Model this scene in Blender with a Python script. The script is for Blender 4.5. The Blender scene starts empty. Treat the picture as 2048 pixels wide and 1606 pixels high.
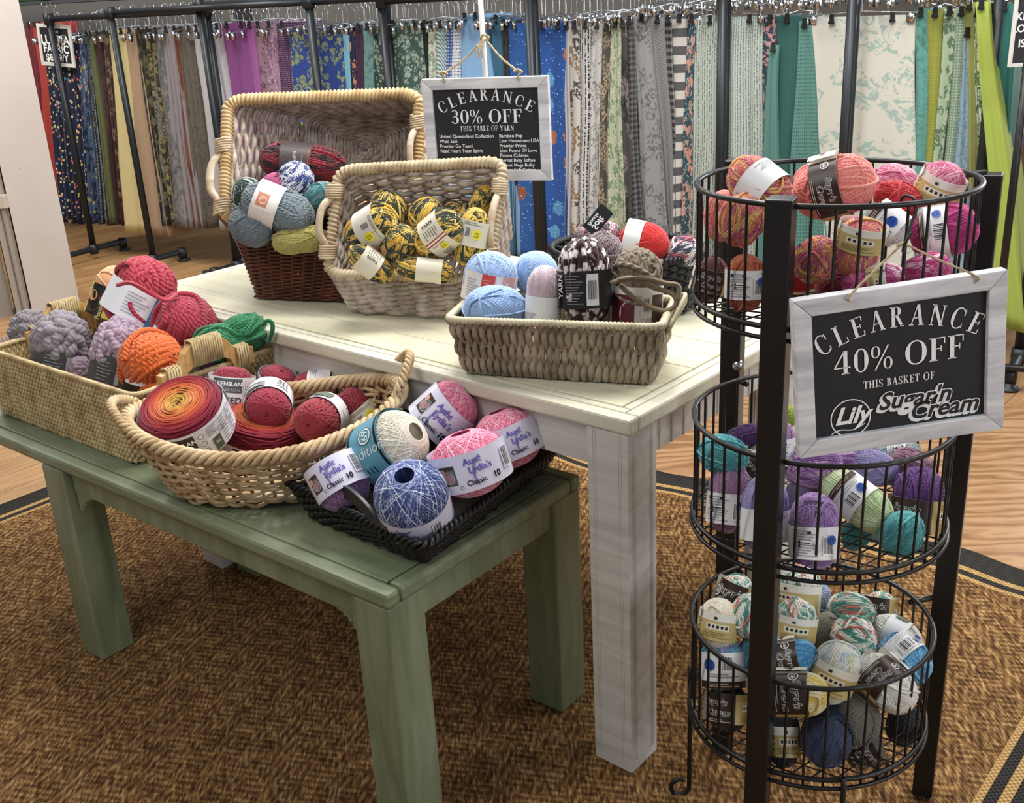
import bpy, math, random
import numpy as np
from mathutils import Vector, Matrix
PI = math.pi
rng = np.random.default_rng(7)
random.seed(7)
scene = bpy.context.scene
col = scene.collection

# ---------------------------------------------------------------- camera
F_PX, PITCH, ROLL, CAM_H = 2120.4, 0.3665, -0.05424, 1.5
_f = np.array([0, math.cos(PITCH), -math.sin(PITCH)])
_u0 = np.array([0, math.sin(PITCH), math.cos(PITCH)])
_x0 = np.array([1.0, 0, 0])
CR = math.cos(ROLL)*_x0 + math.sin(ROLL)*_u0
CU = -math.sin(ROLL)*_x0 + math.cos(ROLL)*_u0
CF = _f
CO = np.array([0, 0, CAM_H])
cd = bpy.data.cameras.new('camera')
cam = bpy.data.objects.new('camera', cd)
col.objects.link(cam)
cd.sensor_width = 36.0
cd.lens = F_PX/2048*36.0
cd.clip_start = 0.05
cd.clip_end = 60
cam.matrix_world = Matrix(((CR[0], CU[0], -CF[0], CO[0]), (CR[1], CU[1], -CF[1], CO[1]),
                           (CR[2], CU[2], -CF[2], CO[2]), (0, 0, 0, 1)))
scene.camera = cam

# ---------------------------------------------------------------- light
world = bpy.data.worlds.new('world')
scene.world = world
world.use_nodes = True
bg = world.node_tree.nodes['Background']
bg.inputs[0].default_value = (0.93, 0.96, 1.0, 1)
bg.inputs[1].default_value = 0.27
def area(name, loc, target, sx, sy, power, color=(1, 1, 1)):
    l = bpy.data.lights.new(name, 'AREA')
    l.shape = 'RECTANGLE'
    l.size, l.size_y, l.energy, l.color = sx, sy, power, color
    o = bpy.data.objects.new(name, l)
    col.objects.link(o)
    o.location = loc
    d = Vector(target)-Vector(loc)
    o.rotation_euler = d.to_track_quat('-Z', 'Y').to_euler()
    return o
area('ceiling_light', (0.4, 3.2, 3.0), (0.3, 3.0, 0), 0.5, 2.4, 74, (1, .98, .94))
area('ceiling_light', (-1.6, 4.6, 3.0), (-1.6, 4.8, 0), 0.5, 2.4, 80, (1, .98, .94))
area('ceiling_light', (1.8, 2.4, 3.0), (1.2, 2.5, 0), 0.5, 2.4, 62, (1, .98, .94))
area('ceiling_light', (-1.6, 0.6, 3.0), (-1.0, 1.2, 0), 0.5, 2.0, 30, (1, .98, .94))
area('ceiling_light', (-4.0, 6.2, 3.0), (-3.5, 6.6, 0), 0.5, 2.4, 60, (1, .98, .94))
area('window_light', (5.2, 6.4, 2.0), (1.2, 2.6, 0.3), 2.4, 1.6, 120, (.93, .97, 1))
area('window_light', (3.4, -1.2, 2.1), (0.3, 2.6, 0.7), 2.4, 1.5, 60, (.95, .98, 1))
vs = scene.view_settings
vs.view_transform = 'Standard'
vs.look = 'None'
vs.gamma = 1.0
vs.use_curve_mapping = False
vs.exposure = 0.08

# ---------------------------------------------------------------- measuring helpers
def ray(px, py):
    return (px-1024)/F_PX*CR-(py-803)/F_PX*CU+CF
def atz(px, py, z):
    d = ray(px, py)
    return CO+d*((z-CAM_H)/d[2])
def aty(px, py, Y):
    d = ray(px, py)
    return CO+d*(Y/d[1])
def atplane(px, py, p0, n):
    d = ray(px, py)
    return CO+d*(np.dot(np.asarray(p0)-CO, n)/np.dot(d, n))
def pxm(p):
    return float(np.dot(np.asarray(p)-CO, CF))/F_PX      # metres per pixel at a point

# ---------------------------------------------------------------- materials
def lin(c):
    return tuple(((x/12.92) if x <= .04045 else ((x+.055)/1.055)**2.4) for x in c)
def hexc(h):
    return lin(tuple(int(h[i:i+2], 16)/255 for i in (0, 2, 4)))
class N:
    def __init__(s, name):
        s.m = bpy.data.materials.new(name)
        s.m.use_nodes = True
        s.t = s.m.node_tree
        s.b = s.t.nodes['Principled BSDF']
    def n(s, ty, **k):
        o = s.t.nodes.new(ty)
        for a, v in k.items():
            setattr(o, a, v)
        return o
    def l(s, a, b):
        s.t.links.new(a, b)
    def val(s, sock, v):
        if hasattr(v, 'links') or hasattr(v, 'is_linked'):
            s.l(v, sock)
        else:
            sock.default_value = v
    def math(s, op, a, b=None, c=None):
        o = s.n('ShaderNodeMath', operation=op)
        s.val(o.inputs[0], a)
        if b is not None: s.val(o.inputs[1], b)
        if c is not None: s.val(o.inputs[2], c)
        return o.outputs[0]
    def ramp(s, fac, stops, interp='LINEAR'):
        r = s.n('ShaderNodeValToRGB')
        cr = r.color_ramp
        cr.interpolation = interp
        while len(cr.elements) < len(stops):
            cr.elements.new(0.5)
        for e, (p, c) in zip(cr.elements, stops):
            e.position = p
            e.color = (*c[:3], 1)
        s.l(fac, r.inputs[0])
        return r.outputs[0]
    def mix(s, fac, a, b, blend='MIX'):
        o = s.n('ShaderNodeMix', data_type='RGBA', blend_type=blend)
        s.val(o.inputs[0], fac)
        for i, v in ((6, a), (7, b)):
            if isinstance(v, tuple): v = (*v[:3], 1)
            s.val(o.inputs[i], v)
        return o.outputs[2]
    def coords(s, kind='Object', scale=(1, 1, 1), rot=(0, 0, 0)):
        c = s.n('ShaderNodeTexCoord')
        mp = s.n('ShaderNodeMapping')
        mp.inputs['Scale'].default_value = scale
        mp.inputs['Rotation'].default_value = rot
        s.l(c.outputs[kind], mp.inputs[0])
        return mp.outputs[0]
    def noise(s, vec, scale, detail=3, rough=.5, dist=0):
        o = s.n('ShaderNodeTexNoise')
        s.l(vec, o.inputs['Vector'])
        o.inputs['Scale'].default_value = scale
        o.inputs['Detail'].default_value = detail
        o.inputs['Roughness'].default_value = rough
        o.inputs['Distortion'].default_value = dist
        return o.outputs[0]
    def bump(s, h, strength=.3, dist=.002):
        o = s.n('ShaderNodeBump')
        o.inputs['Strength'].default_value = strength
        o.inputs['Distance'].default_value = dist
        s.l(h, o.inputs['Height'])
        s.l(o.outputs[0], s.b.inputs['Normal'])
    def base(s, c, rough=.6, metal=0, spec=.5):
        if isinstance(c, tuple): c = (*c[:3], 1)
        s.val(s.b.inputs['Base Color'], c)
        s.b.inputs['Roughness'].default_value = rough
        s.b.inputs['Metallic'].default_value = metal
        s.b.inputs['Specular IOR Level'].default_value = spec
        return s.m
_mc = {}
def plain(hx, rough=.6, metal=0, spec=.5, var=0.0):
    k = ('p', hx, rough, metal, spec, var)
    if k not in _mc:
        n = N('mat_'+hx)
        c = hexc(hx)
        if var:
            f = n.noise(n.coords(), 40, 4)
            c = n.mix(f, tuple(x*(1-var) for x in c), tuple(min(1, x*(1+var)) for x in c))
        _mc[k] = n.base(c, rough, metal, spec)
    return _mc[k]
def yarn_mat(cols, freq=0.35, twist=1.0, rough=.85, twn=2, sharp=False, sheen=.25, kz=.9):
    """cols: hex colours met along the strand"""
    k = ('y', tuple(cols), freq, twist, twn, sharp)
    if k in _mc: return _mc[k]
    n = N('yarn')
    uv = n.n('ShaderNodeUVMap'); uv.uv_map = 'UVMap'
    sp = n.n('ShaderNodeSeparateXYZ'); n.l(uv.outputs[0], sp.inputs[0])
    u, v = sp.outputs[0], sp.outputs[1]
    if len(cols) == 1:
        c = hexc(cols[0])
        f = n.noise(n.coords(scale=(1, 1, 1)), 9, 2)
        c = n.mix(f, tuple(x*.84 for x in c), tuple(min(1, x*1.16) for x in c))
    else:
        fr = n.math('FRACT', n.math('MULTIPLY', u, freq))
        m = len(cols)
        st = []
        for i, h in enumerate(cols):
            st.append(((i+.02)/m if not sharp else i/m, hexc(h)))
            if not sharp:
                st.append(((i+.78)/m, hexc(h)))
        if not sharp: st.append((1.0, hexc(cols[0])))
        c = n.ramp(fr, st, 'CONSTANT' if sharp else 'LINEAR')
    if twist:
        ph = n.math('ADD', n.math('MULTIPLY', v, 2*PI*twn), n.math('MULTIPLY', u, 2*PI*kz/ .12))
        h = n.math('SINE', ph)
        o = n.n('ShaderNodeBump'); o.inputs['Strength'].default_value = .55*twist
        o.inputs['Distance'].default_value = .0016
        n.l(h, o.inputs['Height']); n.l(o.outputs[0], n.b.inputs['Normal'])
    n.b.inputs['Sheen Weight'].default_value = sheen
    n.b.inputs['Sheen Roughness'].default_value = .6
    _mc[k] = n.base(c, rough, 0, .25)
    return _mc[k]
def cane_mat(name, a, b, c=None, rough=.55, scale=18, bumpy=.25):
    n = N(name)
    vec = n.coords()
    f = n.noise(vec, scale, 4, .6)
    st = [(.3, hexc(a)), (.68, hexc(b))]
    if c: st = [(.28, hexc(a)), (.5, hexc(b)), (.72, hexc(c))]
    cc = n.ramp(f, st)
    n.bump(n.noise(vec, 260, 3), bumpy, .0008)
    return n.base(cc, rough, 0, .4)
def wood_mat(name, a, b, rot=0.0, scale=1.0, wear=None, rough=.55, seamless=True, wamt=.66, stretch=14):
    """long-grained painted or raw wood; grain runs along local x after rot"""
    n = N(name)
    vec = n.coords(scale=(scale, scale*stretch, scale*stretch), rot=(0, 0, rot))
    f = n.noise(vec, 2.2, 6, .62, .6)
    c = n.ramp(f, [(.3, hexc(a)), (.7, hexc(b))])
    if wear:
        g = n.noise(n.coords(scale=(2.2, 9, 9)), 3.2, 8, .7)
        k = n.ramp(g, [(wamt, (0, 0, 0)), (wamt+.05, (1, 1, 1))])
        c = n.mix(k, c, hexc(wear))
    n.bump(f, .18, .002)
    return n.base(c, rough)

# ---------------------------------------------------------------- mesh builder
class MB:
    def __init__(s):
        s.v, s.q, s.uvs, s.mi = [], [], [], []       # verts; faces grouped by size
        s.nv = 0
    def add(s, v, f, uv=None, mi=0):
        """v (n,3); f (m,k) indices; uv (m,k,2)"""
        v = np.asarray(v, float).reshape(-1, 3)
        f = np.asarray(f, int)
        s.v.append(v)
        s.q.append(f+s.nv)
        s.uvs.append(uv if uv is not None else np.zeros((*f.shape, 2)))
        s.mi.append(mi)
        s.nv += len(v)
    def quad(s, pts, mi=0, uv=None):
        s.add(pts, [list(range(len(pts)))], None if uv is None else np.array([uv]), mi)
    def box(s, c, size, M=None, mi=0):
        c = np.array(c, float); h = np.array(size, float)/2
        v = np.array([[x, y, z] for x in (-1, 1) for y in (-1, 1) for z in (-1, 1)])*h
        if M is not None: v = v@np.array(M).T
        s.add(v+c, [[0, 1, 3, 2], [4, 6, 7, 5], [0, 4, 5, 1], [2, 3, 7, 6], [0, 2, 6, 4], [1, 5, 7, 3]], mi=mi)
    def hexa(s, b, t, mi=0):
        """bottom 4 and top 4 points, same order (ccw)"""
        v = list(b)+list(t)
        s.add(v, [[3, 2, 1, 0], [4, 5, 6, 7], [0, 1, 5, 4], [1, 2, 6, 5], [2, 3, 7, 6], [3, 0, 4, 7]], mi=mi)
    def tubes(s, P, r, sides=6, closed=False, ref=None, mi=0, t0=None, cap=False, flat=1.0):
        """P (n,k,3) paths, r scalar or (n,k), ref (n,k,3) outward vector"""
        P = np.asarray(P, float)
        if P.ndim == 2: P = P[None]
        n, k, _ = P.shape
        if closed: T = np.roll(P, -1, 1)-np.roll(P, 1, 1)
        else: T = np.gradient(P, axis=1)
        T /= np.linalg.norm(T, axis=2, keepdims=True)+1e-12
        if ref is None:
            ref = np.zeros_like(P); ref[..., 2] = 1
            bad = np.abs(T[..., 2]) > .9
            ref[bad] = (1, 0, 0)
            if bad.any() and not bad.all():
                m = T.mean(1); ax = np.argmin(np.abs(m), axis=1)
                ref = np.zeros_like(P)
                for i in range(n): ref[i, :, ax[i]] = 1
        else:
            ref = np.broadcast_to(np.asarray(ref, float), P.shape)
        B = np.cross(T, ref); B /= np.linalg.norm(B, axis=2, keepdims=True)+1e-12
        Nn = np.cross(B, T)
        r = np.broadcast_to(np.asarray(r, float), (n, k)) if np.ndim(r) != 3 else r
        a = np.arange(sides)/sides*2*PI
        if r.ndim == 2: r = r[..., None]
        V = P[:, :, None, :]+(r*np.cos(a))[..., None]*Nn[:, :, None, :]*flat+(r*np.sin(a))[..., None]*B[:, :, None, :]
        seg = np.linalg.norm(np.diff(P, axis=1, append=P[:, :1] if closed else P[:, -1:]), axis=2)
        cum = np.concatenate([np.zeros((n, 1)), np.cumsum(seg, 1)], 1)
        if t0 is None: t0 = np.zeros(n)
        cum = cum+np.asarray(t0)[:, None]
        K = k if closed else k-1
        i, j, m = np.meshgrid(np.arange(n), np.arange(K), np.arange(sides), indexing='ij')
        j2, m2 = (j+1) % k, (m+1) % sides
        idx = lambda jj, mm: i*k*sides+jj*sides+mm
        f = np.stack([idx(j, m), idx(j2, m), idx(j2, m2), idx(j, m2)], -1).reshape(-1, 4)
        u0, u1 = cum[i, j], cum[i, j+1]
        w0, w1 = m/sides, (m+1)/sides
        uv = np.stack([np.stack([u0, w0], -1), np.stack([u1, w0], -1), np.stack([u1, w1], -1), np.stack([u0, w1], -1)], -2).reshape(-1, 4, 2)
        base = s.nv
        s.add(V, f, uv, mi)
        if cap and not closed:
            for q in range(n):
                o = q*k*sides
                s.q.append(np.array([[o+x for x in range(sides)]])+base); s.uvs.append(np.zeros((1, sides, 2))); s.mi.append(mi)
                o = q*k*sides+(k-1)*sides
                s.q.append(np.array([[o+x for x in range(sides)][::-1]])+base); s.uvs.append(np.zeros((1, sides, 2))); s.mi.append(mi)
    def grid(s, V, mi=0, cu=False, uv=None):
        """V (a,b,3) surface; cu closes the first direction"""
        a, b, _ = V.shape
        A = a if cu else a-1
        i, j = np.meshgrid(np.arange(A), np.arange(b-1), indexing='ij')
        i2 = (i+1) % a
        f = np.stack([i*b+j, i2*b+j, i2*b+j+1, i*b+j+1], -1).reshape(-1, 4)
        if uv is None:
            U = np.stack(np.meshgrid(np.arange(a+1)/a, np.arange(b)/(b-1), indexing='ij'), -1)
        else: U = uv
        uvv = np.stack([U[i, j], U[i+1, j], U[i+1, j+1], U[i, j+1]], -2).reshape(-1, 4, 2)
        s.add(V, f, uvv, mi)
    def lathe(s, prof, seg=32, mi=0, M=None, c=(0, 0, 0)):
        a = np.arange(seg)/seg*2*PI
        pr = np.array(prof, float)
        V = np.stack([pr[None, :, 0]*np.cos(a)[:, None], pr[None, :, 0]*np.sin(a)[:, None], np.broadcast_to(pr[None, :, 1], (seg, len(pr)))], -1)
        if M is not None: V = V@np.array(M).T
        s.grid(V+np.array(c), mi, cu=True)
    def mesh(s, name, mats, smooth=True):
        me = bpy.data.meshes.new(name)
        V = np.concatenate(s.v)
        me.vertices.add(len(V)); me.vertices.foreach_set('co', V.ravel().astype(np.float32))
        li = np.concatenate([f.ravel() for f in s.q])
        tot = np.concatenate([np.full(len(f), f.shape[1]) for f in s.q])
        st = np.concatenate([[0], np.cumsum(tot)[:-1]])
        me.loops.add(len(li)); me.loops.foreach_set('vertex_index', li.astype(np.int32))
        me.polygons.add(len(tot))
        me.polygons.foreach_set('loop_start', st.astype(np.int32))
        me.polygons.foreach_set('loop_total', tot.astype(np.int32))
        me.polygons.foreach_set('material_index', np.concatenate([np.full(len(f), m) for f, m in zip(s.q, s.mi)]).astype(np.int32))
        me.polygons.foreach_set('use_smooth', np.full(len(tot), bool(smooth)))
        uvl = me.uv_layers.new(name='UVMap')
        uvl.data.foreach_set('uv', np.concatenate([u.reshape(-1, 2) for u in s.uvs]).ravel().astype(np.float32))
        me.update(calc_edges=True)
        me.validate()
        for m in (mats if isinstance(mats, (list, tuple)) else [mats]):
            me.materials.append(m)
        return me
    def build(s, name, mats, parent=None, smooth=True, bevel=0, M=None):
        o = bpy.data.objects.new(name, s.mesh(name, mats, smooth))
        col.objects.link(o)
        if parent is not None: o.parent = parent
        if M is not None: o.matrix_local = M
        if bevel:
            b = o.modifiers.new('bevel', 'BEVEL'); b.width = bevel; b.segments = 2; b.limit_method = 'ANGLE'
            b.harden_normals = False
        return o
def tag(o, label=None, cat=None, group=None, kind=None):
    if label: o['label'] = label
    if cat: o['category'] = cat
    if group: o['group'] = group
    if kind: o['kind'] = kind
    return o
def empty(name, loc=(0, 0, 0), label=None, cat=None, group=None, rot=None):
    o = bpy.data.objects.new(name, None)
    col.objects.link(o)
    o.empty_display_size = .05
    if rot is not None:
        M = np.eye(4); M[:3, :3] = rot; M[:3, 3] = loc
        o.matrix_world = Matrix(M.tolist())
    else: o.location = loc
    return tag(o, label, cat, group)
def spline(pts, n=24):
    """Catmull-Rom through points"""
    p = np.asarray(pts, float)
    p = np.vstack([2*p[0]-p[1], p, 2*p[-1]-p[-2]])
    out = []
    m = len(p)-3
    for t in np.linspace(0, m-1e-6, n):
        i = int(t); f = t-i
        a, b, c, d = p[i:i+4]
        out.append(.5*((2*b)+(-a+c)*f+(2*a-5*b+4*c-d)*f*f+(-a+3*b-3*c+d)*f**3))
    return np.array(out)

# ---------------------------------------------------------------- lettering
_tc = {}
def font_poly(txt, size, offset=0, shear=0, space=1.0, align='CENTER'):
    k = (txt, offset, shear, space, align)
    if k not in _tc:
        cu = bpy.data.curves.new('t', 'FONT')
        cu.body = txt; cu.size = 1; cu.offset = offset; cu.shear = shear
        cu.space_character = space; cu.align_x = align; cu.align_y = 'CENTER'; cu.resolution_u = 3
        o = bpy.data.objects.new('t', cu); col.objects.link(o)
        dg = bpy.context.evaluated_depsgraph_get(); dg.update()
        me = o.evaluated_get(dg).to_mesh()
        V = np.array([v.co[:] for v in me.vertices]).reshape(-1, 3)
        Fs = [list(p.vertices) for p in me.polygons]
        o.evaluated_get(dg).to_mesh_clear()
        bpy.data.objects.remove(o); bpy.data.curves.remove(cu)
        _tc[k] = (V, Fs)
    V, Fs = _tc[k]
    return V*size, Fs
def serif_glyph(ch):
    """polygons of one serif letter, cap height 1; returns (width, [poly,...])"""
    T, t, S = .19, .055, .045
    P = []
    def bar(x0, y0, x1, y1, w):
        d = np.array([x1-x0, y1-y0]); L = np.hypot(*d); nn = np.array([-d[1], d[0]])/L*w/2
        a, b = np.array([x0, y0]), np.array([x1, y1])
        P.append([a-nn, b-nn, b+nn, a+nn])
    def hb(x, y, w=.34): P.append([(x-w/2, y-S/2), (x+w/2, y-S/2), (x+w/2, y+S/2), (x-w/2, y+S/2)])
    def stem(x, w=T, y0=0, y1=1): P.append([(x-w/2, y0), (x+w/2, y0), (x+w/2, y1), (x-w/2, y1)]); hb(x, y0+S/2, w+.17); hb(x, y1-S/2, w+.17)
    def arc(cx, cy, rx, ry, a0, a1, wmax=T, wmin=t, n=18):
        a = np.radians(np.linspace(a0, a1, n))
        w = wmin+(wmax-wmin)*np.abs(np.cos(a))**1.5
        o = np.stack([cx+rx*np.cos(a), cy+ry*np.sin(a)], -1)
        i = np.stack([cx+(rx-w)*np.cos(a), cy+(ry-wmin-(w-wmin)*.0)*np.sin(a)], -1)
        for k in range(n-1): P.append([o[k], o[k+1], i[k+1], i[k]])
    def vs(x, y, h=.2, w=.05): P.append([(x-w/2, y-h/2), (x+w/2, y-h/2), (x+w/2, y+h/2), (x-w/2, y+h/2)])
    W = .8
    if ch == 'I': stem(.2); W = .4
    elif ch == 'L': stem(.2); hb(.42, S/2, .5); vs(.66, .13, .26); W = .72
    elif ch == 'E': stem(.2); hb(.42, S/2, .5); hb(.42, 1-S/2, .5); hb(.38, .52, .3); vs(.52, .52); vs(.66, .12, .24); vs(.66, .88, .24); W = .74
    elif ch == 'F': stem(.2); hb(.42, 1-S/2, .5); hb(.38, .52, .3); vs(.52, .52, .24); vs(.66, .86, .28); W = .72
    elif ch == 'T': stem(.36); hb(.36, 1-S/2, .68); vs(.04, .87, .26); vs(.68, .87, .26); W = .74
    elif ch == 'H': stem(.2); stem(.7, T); hb(.45, .52, .4); W = .9
    elif ch == 'A': bar(.12, .02, .4, 1, t); bar(.68, .02, .42, 1, T*.92); hb(.38, .36, .36); hb(.12, S/2, .26); hb(.68, S/2, .34); W = .82
    elif ch == 'N': stem(.16, t*1.3); stem(.74, t*1.3); bar(.18, .96, .72, .04, T*.9); W = .9
    elif ch == 'R': stem(.2); arc(.34, .76, .3, .24, -90, 90); hb(.28, 1-S/2, .2); hb(.28, .52+S/2, .2); bar(.4, .54, .66, .08, T*.8); hb(.7, S/2, .22); W = .82
    elif ch == 'B': stem(.2); arc(.34, .76, .27, .24, -90, 90); arc(.34, .27, .33, .27, -90, 90); hb(.3, 1-S/2, .2); hb(.3, .52, .2); hb(.3, S/2, .2); W = .76
    elif ch == 'C': arc(.45, .5, .42, .52, 48, 312); vs(.74, .8, .3, .06); vs(.74, .17, .2, .05); W = .84
    elif ch in 'O0':
        if ch == '0': arc(.34, .5, .32, .52, 0, 360, T*.95); W = .68
        else: arc(.47, .5, .46, .53, 0, 360, T*1.05); W = .96
    elif ch == 'S': arc(.34, .74, .27, .27, 20, 270, T*.8); arc(.34, .26, .3, .27, -160, 90, T*.8); bar(.2, .62, .5, .4, .12); vs(.6, .84, .26); vs(.05, .16, .26); W = .68
    elif ch == 'K': stem(.2); bar(.28, .42, .68, .97, t*1.2); bar(.38, .56, .72, .03, T*.85); hb(.7, 1-S/2, .24); hb(.74, S/2, .26); W = .88
    elif ch == 'Y': stem(.4, T, 0, .45); P.pop(); bar(.12, .98, .4, .42, T*.85); bar(.68, .98, .42, .44, t*1.2); hb(.12, 1-S/2, .3); hb(.68, 1-S/2, .24); W = .8
    elif ch == '3': arc(.3, .75, .26, .26, -90, 150, T*.85); arc(.3, .27, .31, .29, -150, 90, T*.95); hb(.26, .5, .16); W = .66
    elif ch == '4': bar(.5, 0, .5, 1, T*.9); bar(.03, .3, .45, .98, t*1.1); hb(.36, .29, .7); hb(.5, S/2, .34); W = .76
    elif ch == '%': arc(.22, .76, .2, .26, 0, 360, .1, .04); arc(.74, .24, .2, .26, 0, 360, .1, .04); bar(.2, -.02, .76, 1.02, .06); W = .96
    elif ch == ' ': W = .38
    return W, [np.array(p, float) for p in P]
def serif_text(txt, h, gap=.1, arch=None, width=None):
    """list of 2-D polygons, centred on x; arch = radius of curvature"""
    g = [serif_glyph(c) for c in txt]
    tot = sum(w for w, _ in g)+gap*(len(g)-1)
    k = 1.0
    if width: k = width/(tot*h)
    out = []; x = -tot/2
    for w, ps in g:
        xc = (x+w/2)*h*k
        for p in ps:
            q = p.copy(); q[:, 0] = (q[:, 0]-w/2)*h*k; q[:, 1] *= h
            if arch:
                a = xc/arch
                ca, sa = math.cos(-a), math.sin(-a)
                q = np.stack([q[:, 0]*ca-q[:, 1]*sa+arch*math.sin(a), q[:, 0]*sa+q[:, 1]*ca+arch*(math.cos(a)-1)], -1)
            else: q[:, 0] += xc
            out.append(q)
        x += w+gap
    return out

# ---------------------------------------------------------------- yarn
GA = PI*(3-math.sqrt(5))
def shape_pts(p, A, pinch, box, dent=0):
    q = p.copy()
    rho = np.linalg.norm(q[..., :2], axis=-1, keepdims=True)+1e-9
    z = q[..., 2:3]
    q[..., :2] *= rho**(-box)
    if pinch: q[..., :2] *= 1-pinch*np.exp(-(z/.33)**2)
    if dent: z = z*(1-dent*np.exp(-(rho/.3)**2))
    q[..., 2:3] = z*A
    return q
def wound(style, lengthwise, A=1.0, pinch=0, box=.18, seed=0):
    g = np.random.default_rng(seed)
    rs, m, G, ns, sides = dict(fine=(.044, 9, 20, 36, 4), worsted=(.056, 7, 20, 32, 5), chunky=(.095, 5, 15, 30, 6), braid=(.15, 3, 12, 48, 6))[style]
    mb = MB()
    th = np.linspace(0, 2*PI, ns, endpoint=False)
    # soft core
    a = np.linspace(0, 2*PI, 24, endpoint=False); b = np.linspace(-PI/2, PI/2, 15)
    S = np.stack([np.cos(b)[None]*np.cos(a)[:, None], np.cos(b)[None]*np.sin(a)[:, None], np.broadcast_to(np.sin(b), (24, 15))], -1)
    mb.grid(shape_pts(S*(.97-2.0*rs*.8), A, pinch, box), cu=True)
    P, t0, rr = [], [], []
    for k in range(G):
        az = k*GA+g.uniform(-.3, .3)
        be = math.radians(g.uniform(74, 90)) if lengthwise else math.acos(g.uniform(-.55, .55))
        n = np.array([math.sin(be)*math.cos(az), math.sin(be)*math.sin(az), math.cos(be)])
        e1 = np.cross(n, [0, 0, 1.0]); e1 /= np.linalg.norm(e1); e2 = np.cross(n, e1)
        off = g.uniform(-.45, .45) if not lengthwise else g.uniform(-.5, .5)
        lay = 1-rs*1.0-rs*1.5*(1-k/G)
        for j in range(m):
            d = np.clip(off+(j-(m-1)/2)*1.9*rs, -.93, .93)
            c = math.sqrt(1-d*d)
            wob = 1+rs*.35*np.sin(th*3+g.uniform(0, 6))
            p = (n*d)[None]+c*(np.cos(th)[:, None]*e1+np.sin(th)[:, None]*e2)
            P.append(p*lay*wob[:, None]); t0.append(k*7.3+j*.35)
            rr.append(rs*(1+(.30*np.sin(th*(9 if style == 'braid' else 2)+j*2.1) if style == 'braid' else 0*th)))
    P = np.array(P)
    Q = shape_pts(P, A, pinch, box)
    mb.tubes(Q, np.array(rr), sides, True, ref=P/np.linalg.norm(P, axis=2, keepdims=True), t0=t0)
    # a few loose end strands
    if style in ('worsted', 'chunky', 'fine'):
        for k in range(2):
            ps = g.normal(size=(5, 3)); ps /= np.linalg.norm(ps, axis=1, keepdims=True)
            ps = ps[np.argsort(ps[:, 0])]
            q = spline(ps*1.0, 40); q = q/np.linalg.norm(q, axis=1, keepdims=True)*(1.0)
            mb.tubes(shape_pts(q[None], A, pinch, box)*1.01, rs, sides, False, ref=q[None], t0=[k*9.])
    return mb
def crochet_mesh(seed=0):
    """thread ball with an open centre and a criss-cross wind"""
    mb = MB(); th = np.linspace(0, 2*PI, 48, endpoint=False); P, t0, rad = [], [], []
    for L, (be, n, lay) in enumerate(((72, 80, .975), (76, 48, .988), (68, 30, .998))):
        b = math.radians(be)
        for k in range(n):
            az = k/n*2*PI+L
            nn = np.array([math.sin(b)*math.cos(az), math.sin(b)*math.sin(az), math.cos(b)])
            e1 = np.cross(nn, [0, 0, 1.]); e1 /= np.linalg.norm(e1); e2 = np.cross(nn, e1)
            p = np.cos(th)[:, None]*e1+np.sin(th)[:, None]*e2
            P.append(p*lay); t0.append((k*7+L*3) % 40*1.0)
    P = np.array(P)
    Q = shape_pts(P, .92, 0, .12)
    mb.tubes(Q, .0175, 4, True, ref=P, t0=t0)
    a = np.linspace(0, 2*PI, 25)[:24]
    pr = [(.25, -.5), (.4, -.72), (.62, -.8), (.86, -.55), (.955, -.2), (.96, 0), (.955, .2), (.86, .55), (.62, .78), (.4, .72), (.26, .5), (.22, 0), (.25, -.5)]
    mb.lathe([(x*.97, z*.96) for x, z in pr], 40)
    return mb
def cake_mesh(h=.42, seed=0, hole=.0):
    """flat cake: rings on both ends, slanting wind on the side. uv.x = radius on the ends"""
    mb = MB(); g = np.random.default_rng(seed)
    th = np.linspace(0, 2*PI, 56, endpoint=False)
    P, R0, T0 = [], [], []
    for e in (1, -1):
        for r in np.arange(.08, .93, .034):
            w = r+.012*np.sin(th*2+g.uniform(0, 6))+.006*np.sin(th*5+g.uniform(0, 6))
            z = e*(h*(1.02-.22*r**4)-(.08*max(0, .3-r)/.3)+.012*np.sin(th*3+g.uniform(0, 6)))
            P.append(np.stack([w*np.cos(th), w*np.sin(th), z], -1)); R0.append(.024); T0.append(r)
    Pn = np.array(P)
    for i in range(len(Pn)):
        m2 = MB(); m2.tubes(Pn[i], R0[i], 4, True, ref=np.array([0, 0, 1.]))
        uv = m2.uvs[0]; uv[..., 0] = T0[i]; mb.add(m2.v[0], m2.q[0], uv)
    for k in range(46):
        t2 = np.linspace(0, 2*PI, 56, endpoint=False)
        z = h*.84*np.sin(t2+k*GA)*g.uniform(.3, 1)+h*.84*(g.uniform(-.1, .1))
        rr = np.sqrt(np.clip(1-(np.abs(z)/h)**3*.22, 0, 2))*(.975+.018*g.uniform())
        m2 = MB(); m2.tubes(np.stack([rr*np.cos(t2), rr*np.sin(t2), z], -1), .024, 4, True, ref=np.array([0, 0, 1.]))
        uv = m2.uvs[0]; uv[..., 0] = .985; mb.add(m2.v[0], m2.q[0], uv)
    n0 = len(mb.uvs)
    mb.lathe([(0.001, -h*.9), (.88, -h*.82), (.96, -h*.4), (.965, 0), (.96, h*.4), (.88, h*.82), (.001, h*.9)], 40)
    mb.uvs[-1][..., 0] = .985
    return mb
PROTO = {}
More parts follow.
